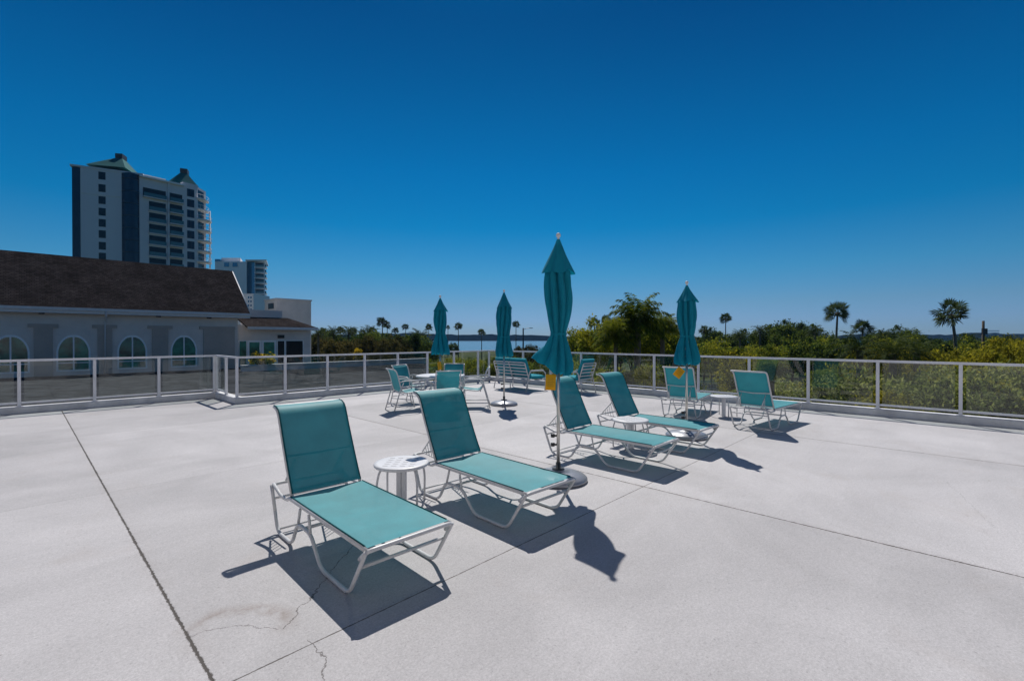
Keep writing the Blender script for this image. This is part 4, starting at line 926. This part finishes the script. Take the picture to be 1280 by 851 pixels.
# ---- sling lounger; local +x points at the foot end, origin under the hinge
def make_lounger():
    root = empty('sun_lounger'); HWd = .315; zs = .342; ls = 1.225; th = R(63.5)
    def side(y):
        return fillet([(-.385, y, .365), (-.235, y, TR), (.085, y, TR), (.20, y, .205), (.45, y, .205), (.63, y, TR), (1.06, y, TR), (1.275, y, .338)], .07, 5)
    for sgn in (-1, 1):
        y = sgn * HWd; mb = MB(); mb.tube(side(y), TR, 8); 
        mb.tube([(.215, y, .205), (.255, y, zs - .012)], TR * .75, 6); mb.tube([(.445, y, .205), (.415, y, zs - .012)], TR * .75, 6)
        mb.build('leg', M['white'], root)
    fr = MB()
    # foot loop and rear loop
    fr.tube(fillet([(1.20, -HWd, .225 + .05), (1.282, -HWd, .345), (1.282, HWd, .345), (1.20, HWd, .225 + .05)], .07, 6), TR, 8)
    fr.build('foot_loop', M['white'], root); fr = MB()
    fr.tube(fillet([(-.30, -HWd, .17), (-.385, -HWd, .367), (-.385, HWd, .367), (-.30, HWd, .17)], .06, 6), TR, 8)
    fr.build('rear_loop', M['white'], root); fr = MB(); fr.tube([(1.185, -HWd, .215), (1.185, HWd, .215)], TR * .85, 8); fr.build('crossbar', M['white'], root); fr = MB(); fr.tube([(-.235, -HWd, TR + .02), (-.235, HWd, TR + .02)], TR * .6, 6); fr.tube([(.33, -HWd, .205), (.33, HWd, .205)], TR * .8, 6)
    fr.tube([(-.335, -HWd, .262), (-.335, HWd, .262)], TR * .7, 6)
    fr.build('base_frame', M['white'], root)
    sr = MB()
    for sgn in (-1, 1):
        y = sgn * (HWd - .012)
        sr.tube(fillet([(-.375, y, .372), (-.20, y, .315), (-.05, y, .318), (0.0, y, zs), (ls + .045, y, zs)], .05, 4), TR * .95, 8, flat=1.15)
    sr.build('seat_rail', M['white'], root)
    g = []; n = 22
    for i in range(n + 1):
        x = .012 + (ls + .036 - .012) * i / n; row = []
        for j in range(9):
            t = j / 8; y = (-.297 + .594 * t); row.append((x, y, zs + .0155 - .022 * math.sin(math.pi * t) * (math.sin(math.pi * i / n) ** .4)))
        g.append(row)
    sl = MB(); sl.sheet(g); seat = sl.build('seat_sling', M['sling'], root)
    hm = MB(); 
    for y in (-.299, .299): hm.tube([(.012, y, zs + .016), (ls + .006, y, zs + .016)], .006, 5)
    hm.build('sling_edge', M['hem'], seat)
    # back
    D_ = Vector((-math.cos(th), 0, math.sin(th))); Nn = Vector((math.sin(th), 0, math.cos(th))); J = Vector((0, 0, zs + .004)); BW = .283
    prof = [(0, 0), (.25, -.006), (.5, -.004), (.66, .002), (.72, -.008), (.765, -.045), (.79, -.09)]
    def bp(l, nrm, y): p = J + D_ * l + Nn * nrm; return Vector((p.x, y, p.z))
    bf = MB()
    path = [bp(l, m_, -BW) for l, m_ in prof] + [bp(l, m_, BW) for l, m_ in prof[::-1]]
    bf.tube(fillet(path, .035, 4), TR, 8); bf.tube([bp(.33, -.015, -BW), bp(.33, -.045, 0), bp(.33, -.015, BW)], TR * .75, 6)
    bf.tube([bp(.05, -.014, -BW), bp(.05, -.014, BW)], TR * .8, 6); bkf = bf.build('backrest_frame', M['white'], root)
    g = []; pr = [(.022, .020), (.12, .015), (.25, .012), (.4, .013), (.52, .014), (.62, .018), (.68, .020), (.725, .010), (.765, -.022), (.795, -.070)]
    for l, m_ in pr:
        row = []
        for j in range(9):
            t = j / 8; row.append(bp(l, m_ - .010 * math.sin(math.pi * t), -(BW - .003) + 2 * (BW - .003) * t))
        g.append(row)
    bs = MB(); bs.sheet(g); bsl = bs.build('back_sling', M['sling'], root)
    hm = MB()
    for sgn in (-1, 1): hm.tube([bp(l, m_, sgn * (BW + .001)) for l, m_ in pr], .006, 5)
    hm.build('sling_edge', M['hem'], bsl)
    for sgn in (-1, 1):
        y = sgn * .205; st = MB(); a_ = bp(.30, -.03, y); b_ = Vector((-.37, y, .385)); st.tube([a_, b_], TR * .55, 6)
        # notched rack resting on the rear frame
        c_ = Vector((-.40, y + .012, .375)); e_ = Vector((-.10, y + .012, .325 + .02)); st.tube([c_, e_], TR * .5, 5)
        for k in range(5):
            t = .12 + .16 * k; p = b_ + (a_ - b_) * t; q = c_ + (e_ - c_) * (t + .03); st.tube([p, Vector((q.x, q.y, q.z))], .0045, 4)
        st.build('support_strut', M['white'], root)
    return root
M['hem'] = cloth('sling_hem', (.010, .11, .13), .1)
LO = [((-1.526, 3.869), -45.6, 'lounger nearest the camera, teal sling on white tube frame, two slab joints under its shadow'),
      ((-.552, 4.868), -45.8, 'second lounger from the camera, teal sling, its foot beside the front umbrella base'),
      ((.938, 6.476), -44.0, 'teal sling lounger just right of the front umbrella pole'),
      ((1.86, 7.42), -45.5, 'teal sling lounger behind the pedestal table, its foot over the third umbrella base'),
      ((3.50, 9.58), 55.0, 'teal sling lounger seen from behind, partly behind the third umbrella pole'),
      ((4.406, 8.399), 41.0, 'teal sling lounger seen from behind, furthest right of all')]
lp = make_lounger()
for i, ((x, y), a_, lab) in enumerate(LO):
    o = lp if i == 0 else copy_tree(lp)
    o.location = (x, y, 0); o.rotation_euler.z = R(a_); tag(o, lab, 'sun lounger', 'sun loungers on the roof deck')

# ---- side table
def make_side_table():
    root = empty('side_table'); H = .42; r = .255
    tp_ = MB(); n = 40
    # slotted top: rim ring plus solid disc pieces
    tp_.lathe([(r - .006, H - .030), (r, H - .024), (r + .002, H - .010), (r - .004, H - .001), (r - .03, H)], n)
    ring = [(r - .03, H), (.0001, H)]
    tp_.lathe([(r - .03, H), (.001, H)], n); tp_.lathe([(.001, H - .012), (r - .006, H - .030)], n)
    tt = tp_.build('table_top', M['table'], root)
    sl = MB()
    for cx in (-.12, -.04, .04, .12):
        for cy in (-.14, -.07, 0, .07, .14):
            if cx * cx + cy * cy < .185 ** 2: sl.box((cx - .024, cy - .0035, H + .0005), (cx + .024, cy + .0035, H + .0015))
    sl.build('slot', M['slot'], tt)
    for k in range(4):
        a_ = R(45 + 90 * k); c, s = math.cos(a_), math.sin(a_); mb = MB()
        mb.tube(fillet([(.20 * c, .20 * s, H - .02), (.235 * c, .235 * s, H - .055), (.262 * c, .262 * s, .26), (.258 * c, .258 * s, 0)], .05, 4), .0105, 7)
        mb.build('leg', M['white'], root)
    pd = MB(); pd.box((-.045, -.022, 0.0), (-.004, .022, H - .012)); pd.box((.004, -.02, 0.0), (.045, .02, H - .013)); pd.build('pedestal', M['table'], root)
    return root
M['slot'] = mat('slot_shadow_gap', (.34, .34, .35), .8)
st = make_side_table()
for i, (x, y, a_, lab) in enumerate(((-1.05, 4.44, 0, 'white round slotted side table between the two nearest loungers'), (1.72, 6.78, 15, 'white round side table between the two loungers right of the front umbrella'), (4.31, 9.51, 40, 'white round side table between the two loungers seen from behind'))):
    o = st if i == 0 else copy_tree(st); o.location = (x, y, 0); o.rotation_euler.z = R(a_); tag(o, lab, 'side table', 'white round side tables')

# ---- closed umbrella
def umbrella(x, y, top, flare, tie, hem, wf, wb, wt, wh, rz, label, knobs=(.50, .40), skew=0, tagpos=None, seed=1, base=True, basez=0):
    root = empty('umbrella', (x, y, 0), rz); tag(root, label, 'umbrella', 'closed teal umbrellas')
    rg_ = random.Random(seed); ph = rg_.uniform(0, 6)
    pl = MB(); pl.tube([(0, 0, .10), (0, 0, hem + .25)], .0195, 12); pl.tube([(0, 0, hem + .24), (0, 0, top - .02)], .016, 8); pl.build('pole', M['chrome'], root)
    if base:
        b_ = MB(); b_.lathe([(.30, 0), (.325, .012), (.325, .035), (.30, .058), (.24, .082), (.15, .100), (.075, .108), (.07, .125), (.001, .126)], 40)
        bs = b_.build('base', M['base'], root)
        c_ = MB(); c_.lathe([(.07, .1265), (.07, .131), (.028, .132), (.028, .20), (.001, .20)], 20); c_.build('collar', M['dark_metal'], bs)
    for z in knobs:
        k_ = MB(); k_.tube([(-.02, 0, z), (-.05, 0, z)], .012, 8); k_.lathe([(.001, -.022), (.022, -.018), (.024, .018), (.001, .022)], 10, (-.062, 0, z)); k_.build('knob', M['black'], root)
    # folded canopy: eight folds, gathered at the tie, flared skirt below
    NF = 8; na = 96
    def fold(a, z, amp, sharp=1.0): return 1 + amp * (abs(math.cos(NF / 2 * (a + .25 * math.sin(z * 3 + ph)) + ph)) ** .7 - .92) * sharp + .06 * math.sin(3 * a + z * 5 + ph) + .045 * math.sin(19 * a + 2.2 * math.sin(z * 4 + ph))
    cp = MB(); rows = []
    prof = []
    N_ = 44
    zt_ = top - .03
    for i in range(N_ + 1):
        z = zt_ + (hem - zt_) * i / N_
        if z > flare: u_ = (zt_ - z) / (zt_ - flare); r_ = .02 + (wb * .80 - .02) * u_ ** .8; amp = .10 + .14 * u_
        elif z > tie: 
            u_ = (flare - z) / (flare - tie); r_ = wb * (.98 + .20 * math.sin(u_ * math.pi * .85)) * (1 - u_ ** 2.6) + wt * u_ ** 2.6; amp = .60 + .05 * u_
        else:
            u_ = (tie - z) / (tie - hem); r_ = wt + (wh - wt) * (u_ ** .85) * (1 - .16 * max(0, u_ - .8) / .2); amp = .58 + .08 * u_
        prof.append((r_, z, amp, max(0, (tie - z) / (tie - hem)) if z < tie else 0))
    vs = []
    for r_, z, amp, u_ in prof:
        for k in range(na):
            a = 2 * math.pi * k / na; rr = r_ * fold(a, z, amp)
            if skew and u_ > 0: rr *= 1 + skew * u_ * max(0, math.cos(a - math.pi)) ** 1.6
            zz = z + (.025 * math.cos(NF * a + ph) * u_ if u_ > 0 else 0) + (skew * .22 * u_ * max(0, math.cos(a - math.pi)) ** 2 if skew else 0)
            vs.append((rr * math.cos(a), rr * math.sin(a), zz))
    cp.add(vs, [(i * na + k, i * na + (k + 1) % na, (i + 1) * na + (k + 1) % na, (i + 1) * na + k) for i in range(N_) for k in range(na)], True)
    can = cp.build('canopy', M['canopy'], root)
    # vent cap with points
    vc = MB(); vs = []; nr = 9; na2 = 64
    for i in range(nr + 1):
        t = i / nr
        for k in range(na2):
            a = 2 * math.pi * k / na2; cr = abs(math.cos(2.0 * a + ph * .5)) ** 1.5
            rr = (.018 + (wf * 1.04 - .018) * t ** 1.12) * (1 - .34 * t * (1 - cr)) * (1 + .07 * t * math.sin(9 * a + ph * 3 + 3 * t)) * (1 + .10 * t * math.sin(a + ph)); z = top - (top - flare) * t * (1 + .12 * cr + .05 * math.sin(2 * a + ph))
            vs.append((rr * math.cos(a), rr * math.sin(a), z))
    vc.add(vs, [(i * na2 + k, i * na2 + (k + 1) % na2, (i + 1) * na2 + (k + 1) % na2, (i + 1) * na2 + k) for i in range(nr) for k in range(na2)], True)
    vc.build('vent_cap', M['canopy'], can)
    tb = MB(); vs = []
    for z in (tie + .014, tie - .014):
        for k in range(48):
            a = 2 * math.pi * k / 48; rr = wt * 1.08 * fold(a, tie, .20) + .003; vs.append((rr * math.cos(a), rr * math.sin(a), z))
    tb.add(vs, [(k, (k + 1) % 48, 48 + (k + 1) % 48, 48 + k) for k in range(48)], True); tb.build('tie_strap', M['canopy'], can)
    fn = MB(); fn.lathe([(.001, -.01), (.012, 0), (.012, .02), (.024, .032), (.027, .05), (.018, .068), (.001, .074)], 14, (0, 0, top)); fn.build('finial', M['white'], root)
    # rib ends under the skirt
    rb = MB()
    for k in range(8):
        a = 2 * math.pi * k / 8 + .2; rb.tube([(.024 * math.cos(a), .024 * math.sin(a), top - .3), (wt * .55 * math.cos(a), wt * .55 * math.sin(a), tie), (wh * .5 * math.cos(a), wh * .5 * math.sin(a), hem + .02)], .006, 4)
    rb.build('rib', M['white'], root)
    if tagpos:
        (tx, ty, tz, w_, h_, tilt, ry) = tagpos
        Mx = Matrix.Translation((tx, ty, tz)) @ Matrix.Rotation(ry, 4, 'Z') @ Matrix.Rotation(tilt, 4, 'Y')
        t_ = MB(); t_.box((-w_ / 2, -.002, -h_), (w_ / 2, .002, 0), Mx); tg = t_.build('hang_tag', M['yellow'], root)
        t_ = MB()
        for q in range(5): t_.box((-w_ * .30, -.0035, -h_ * (.28 + .11 * q)), (w_ * (.30 - .07 * (q % 2)), -.0025, -h_ * (.25 + .11 * q)), Mx)
        t_.lathe([(.001, 0), (.016, 0)], 12, (0, 0, 0)) if 0 else None
        t_.build('tag_print', M['tagink'], tg)
        t_ = MB(); p0 = Mx @ Vector((0, 0, 0)); t_.tube([p0, Vector((0.0, -.02, tz + .08))], .002, 4); t_.build('string', M['tagwhite'], tg)
    return root
M['tagink'] = mat('tag_ink', (.42, .22, .02), .7)
umbrella(.520, 5.25, 2.70, 2.35, 1.64, 1.20, .185, .136, .080, .180, 0, 'closed teal umbrella in front, the largest, between the second and third loungers', skew=.68, tagpos=(-.085, -.03, 1.19, .115, .175, R(2), 0), seed=2)
umbrella(-.19, 11.13, 2.67, 2.34, 1.62, 1.16, .185, .158, .135, .215, .6, 'closed teal umbrella standing alone on its round base in the middle of the back', seed=5)
umbrella(2.82, 7.55, 2.44, 2.20, 1.62, 1.18, .165, .130, .095, .215, 0, 'closed teal umbrella at right with a yellow tag hanging at its pole', knobs=(.39, .31), tagpos=(-.085, -.03, 1.10, .13, .16, R(38), 0), seed=8)
umbrella(-1.68, 10.95, 2.52, 2.25, 1.70, 1.22, .165, .130, .100, .225, 1.1, 'closed teal umbrella rising through the round dining table', knobs=(), seed=11, tagpos=(-.085, -.03, 1.04, .13, .19, R(-8), 0), base=True)

# ---- dining table
dt = empty('dining_table', (-1.68, 10.95, 0)); tag(dt, 'white round dining table with the umbrella pole through its middle', 'table')
mb = MB(); mb.lathe([(.03, .728), (.53, .728), (.56, .722), (.565, .705), (.555, .690), (.52, .696), (.03, .696), (.03, .728)], 48); mb.build('table_top', M['table'], dt)
for k in range(4):
    a_ = R(20 + 90 * k); c, s = math.cos(a_), math.sin(a_); mb = MB(); mb.tube(fillet([(.10 * c, .10 * s, .69), (.22 * c, .22 * s, .45), (.30 * c, .30 * s, .30), (.44 * c, .44 * s, .0)], .12, 5), .015, 8); mb.build('leg', M['white'], dt)
mb = MB(); mb.tube([(.30 * math.cos(t), .30 * math.sin(t), .30) for t in [2 * math.pi * i / 28 for i in range(28)]], .010, 6, closed=True); mb.build('leg_ring', M['white'], dt)
# ---- dining chair; local +x forward
def make_chair():
    root = empty('dining_chair'); W = .255; r = .0135
    prof = [(.27, .435), (.22, .440), (0, .405), (-.16, .395), (-.235, .44), (-.275, .58), (-.315, .75), (-.36, .875), (-.41, .915)]
    fr = MB()
    for sgn in (-1, 1):
        y = sgn * W; fr.tube(fillet([(x, y, z) for x, z in prof], .05, 3), r, 7)
    fr.tube([(.27, -W, .435), (.27, W, .435)], r * .9, 7); fr.tube([(-.41, -W, .915), (-.41, W, .915)], r * .9, 7); fr.tube([(-.2, -W, .385), (-.2, W, .385)], r * .9, 7)
    fr.build('seat_frame', M['white'], root)
    for sgn in (-1, 1):
        y = sgn * (W + .022); mb = MB(); mb.tube(fillet([(-.20, y, .62), (-.27, y, .50), (-.42, y, 0)], .05, 3), r, 7); mb.build('leg', M['white'], root)
        mb = MB(); mb.tube(fillet([(.10, y, .42), (.18, y, .40), (.27, y, 0)], .05, 3), r, 7); mb.build('leg', M['white'], root)
        mb = MB(); mb.tube(fillet([(-.29, y, .64), (-.18, y, .665), (.10, y, .655), (.21, y, .60), (.20, y, .45)], .07, 4), r, 7); mb.build('armrest', M['white'], root)
        mb = MB(); mb.tube([(-.385, y, .12), (.245, y, .12)], r * .8, 6); mb.build('stretcher', M['white'], root)
    mb = MB(); mb.tube([(-.37, -W - .02, .16), (-.37, W + .02, .16)], r * .8, 6); mb.build('stretcher', M['white'], root)
    g = [[(x, -W + .02 + (2 * W - .04) * j / 6, z + .006 - .012 * math.sin(math.pi * j / 6)) for j in range(7)] for x, z in [tuple(v)[0::2] for v in fillet([(x, 0, z) for x, z in prof], .05, 3)]]
    mb = MB(); mb.sheet(g); mb.build('sling', M['sling'], root); return root
dc = make_chair(); TC = Vector((-1.68, 10.95))
CHAIRS = [((-2.32, 10.42), 34, 'dining chair left of the table, nearest the left railing, seen side-on'), ((-1.42, 9.98), 108, 'dining chair with its back to the camera, in front of the table'),
          ((-.93, 10.85), 183, 'dining chair right of the table, side-on and facing left'), ((-1.52, 11.85), 268, 'dining chair behind the table facing the camera'), ((-2.48, 11.50), -30, 'dining chair behind the left one, partly hidden by it')]
for i, ((x, y), a_, lab) in enumerate(CHAIRS):
    o = dc if i == 0 else copy_tree(dc); o.location = (x, y, 0); o.rotation_euler.z = R(a_); tag(o, lab, 'chair', 'dining chairs around the round table')

# ---- cushioned slat-back seats; local +x forward, origin at the middle of the back
def cushion(a, b, r=.03, puff=.02):
    mb = MB(); x0, y0, z0 = a; x1, y1, z1 = b; nx, ny = 8, 12; vs = []; 
    def pt_(u, v, top_):
        e_ = (min(1, min(u, 1 - u) * 7) ** .5) * (min(1, min(v, 1 - v) * 9) ** .5); zc = (z0 + z1) / 2; hh = (z1 - z0) / 2
        return (x0 + (x1 - x0) * u, y0 + (y1 - y0) * v, zc + (1 if top_ else -1) * (hh * (.45 + .55 * e_)))
    mb.sheet([[pt_(i / nx, j / ny, True) for j in range(ny + 1)] for i in range(nx + 1)]); mb.sheet([[pt_(i / nx, j / ny, False) for j in range(ny + 1)] for i in range(nx, -1, -1)])
    for i0 in ((0, 1), (1, 0)):
        mb.sheet([[pt_(i0[0], j / ny, t) for j in (range(ny + 1) if i0[0] else range(ny, -1, -1))] for t in (False, True)])
    for j0 in (0, 1):
        mb.sheet([[pt_(i / nx, j0, t) for i in (range(nx + 1) if not j0 else range(nx, -1, -1))] for t in (False, True)])
    return mb
def lounge_seat(name, W, nb, loc, rz, label, cat, pillow=False):
    root = empty(name, loc, rz); tag(root, label, cat); r = .017; hw = W / 2; bt = (-.16, .86); bb = (.02, .33)
    def bk(t, y, off_=0): return (bb[0] + (bt[0] - bb[0]) * t - off_, y, bb[1] + (bt[1] - bb[1]) * t)
    fr = MB()
    fr.tube(fillet([bk(-.05, -hw), bk(1, -hw), bk(1, hw), bk(-.05, hw)], .05, 4), r, 8)
    if nb > 1: 
        fr.tube([bk(0, 0), bk(1, 0)], r, 7)
    fr.tube([(0, -hw, .31), (.66, -hw, .33), (.66, hw, .33), (0, hw, .31), (0, -hw, .31)], r, 7); fr.build('frame', M['white'], root)
    for k in range(5):
        t = .12 + .185 * k; p0 = bk(t, -hw); p1 = bk(t, hw); mb = MB(); mb.box((p0[0] - .008, -hw, p0[2] - .018), (p0[0] + .004, hw, p0[2] + .018)); mb.build('slat', M['white'], root)
    for sgn in (-1, 1):
        y = sgn * (hw + .02); mb = MB(); mb.tube(fillet([(-.13, y, 0), (-.02, y, .42), (.02, y, .60), (.60, y, .60), (.70, y, .50), (.66, y, 0)], .09, 5), r, 8); mb.build('arm_leg', M['white'], root)
        mb = MB(); mb.box((.06, y - .028, .614), (.58, y + .028, .632)); mb.build('arm_pad', M['white'], root)
    if nb > 1:
        for x_ in (-.09, .64): mb = MB(); mb.tube([(x_, 0, .32), (x_ - .0, 0, 0)], r * .85, 7); mb.build('leg', M['white'], root)
    cw = (W - .03) / nb
    for k in range(nb):
        y0 = -hw + .015 + cw * k; c_ = cushion((.02, y0 + .01, .345), (.70, y0 + cw - .01, .47)); c_.build('seat_cushion', M['cushion'], root)
        c_ = cushion((0, y0 + .01, -.06), (.60, y0 + cw - .01, .07)); o = c_.build('back_cushion', M['cushion'], root)
        o.location = (.13, 0, .42); o.rotation_euler = (0, -R(112) + R(0), 0); 
    return root
lounge_seat('loveseat', 1.46, 2, (-.045 + .06, 14.42, 0), R(41), 'white slat-backed loveseat with teal cushions, back to the camera', 'loveseat')
lounge_seat('lounge_chair', .64, 1, (2.14, 13.62, 0), R(136), 'white slat-backed armchair with teal cushions at the right of the seating corner', 'armchair')

# ================================================================== AIR
hm_ = bpy.data.materials.new('haze_air'); hm_.use_nodes = True; nt = hm_.node_tree; nt.nodes.clear()
ho = nt.nodes.new('ShaderNodeOutputMaterial'); pv = nt.nodes.new('ShaderNodeVolumePrincipled')
pv.inputs['Color'].default_value = (.30, .58, 1, 1); pv.inputs['Density'].default_value = .00008; pv.inputs['Anisotropy'].default_value = .2
nt.links.new(pv.outputs[0], ho.inputs['Volume'])
mb = MB(); mb.box((-2600, -120, GZ - 3), (3400, 1700, 64)); tag(mb.build('haze', hm_), kind='stuff')
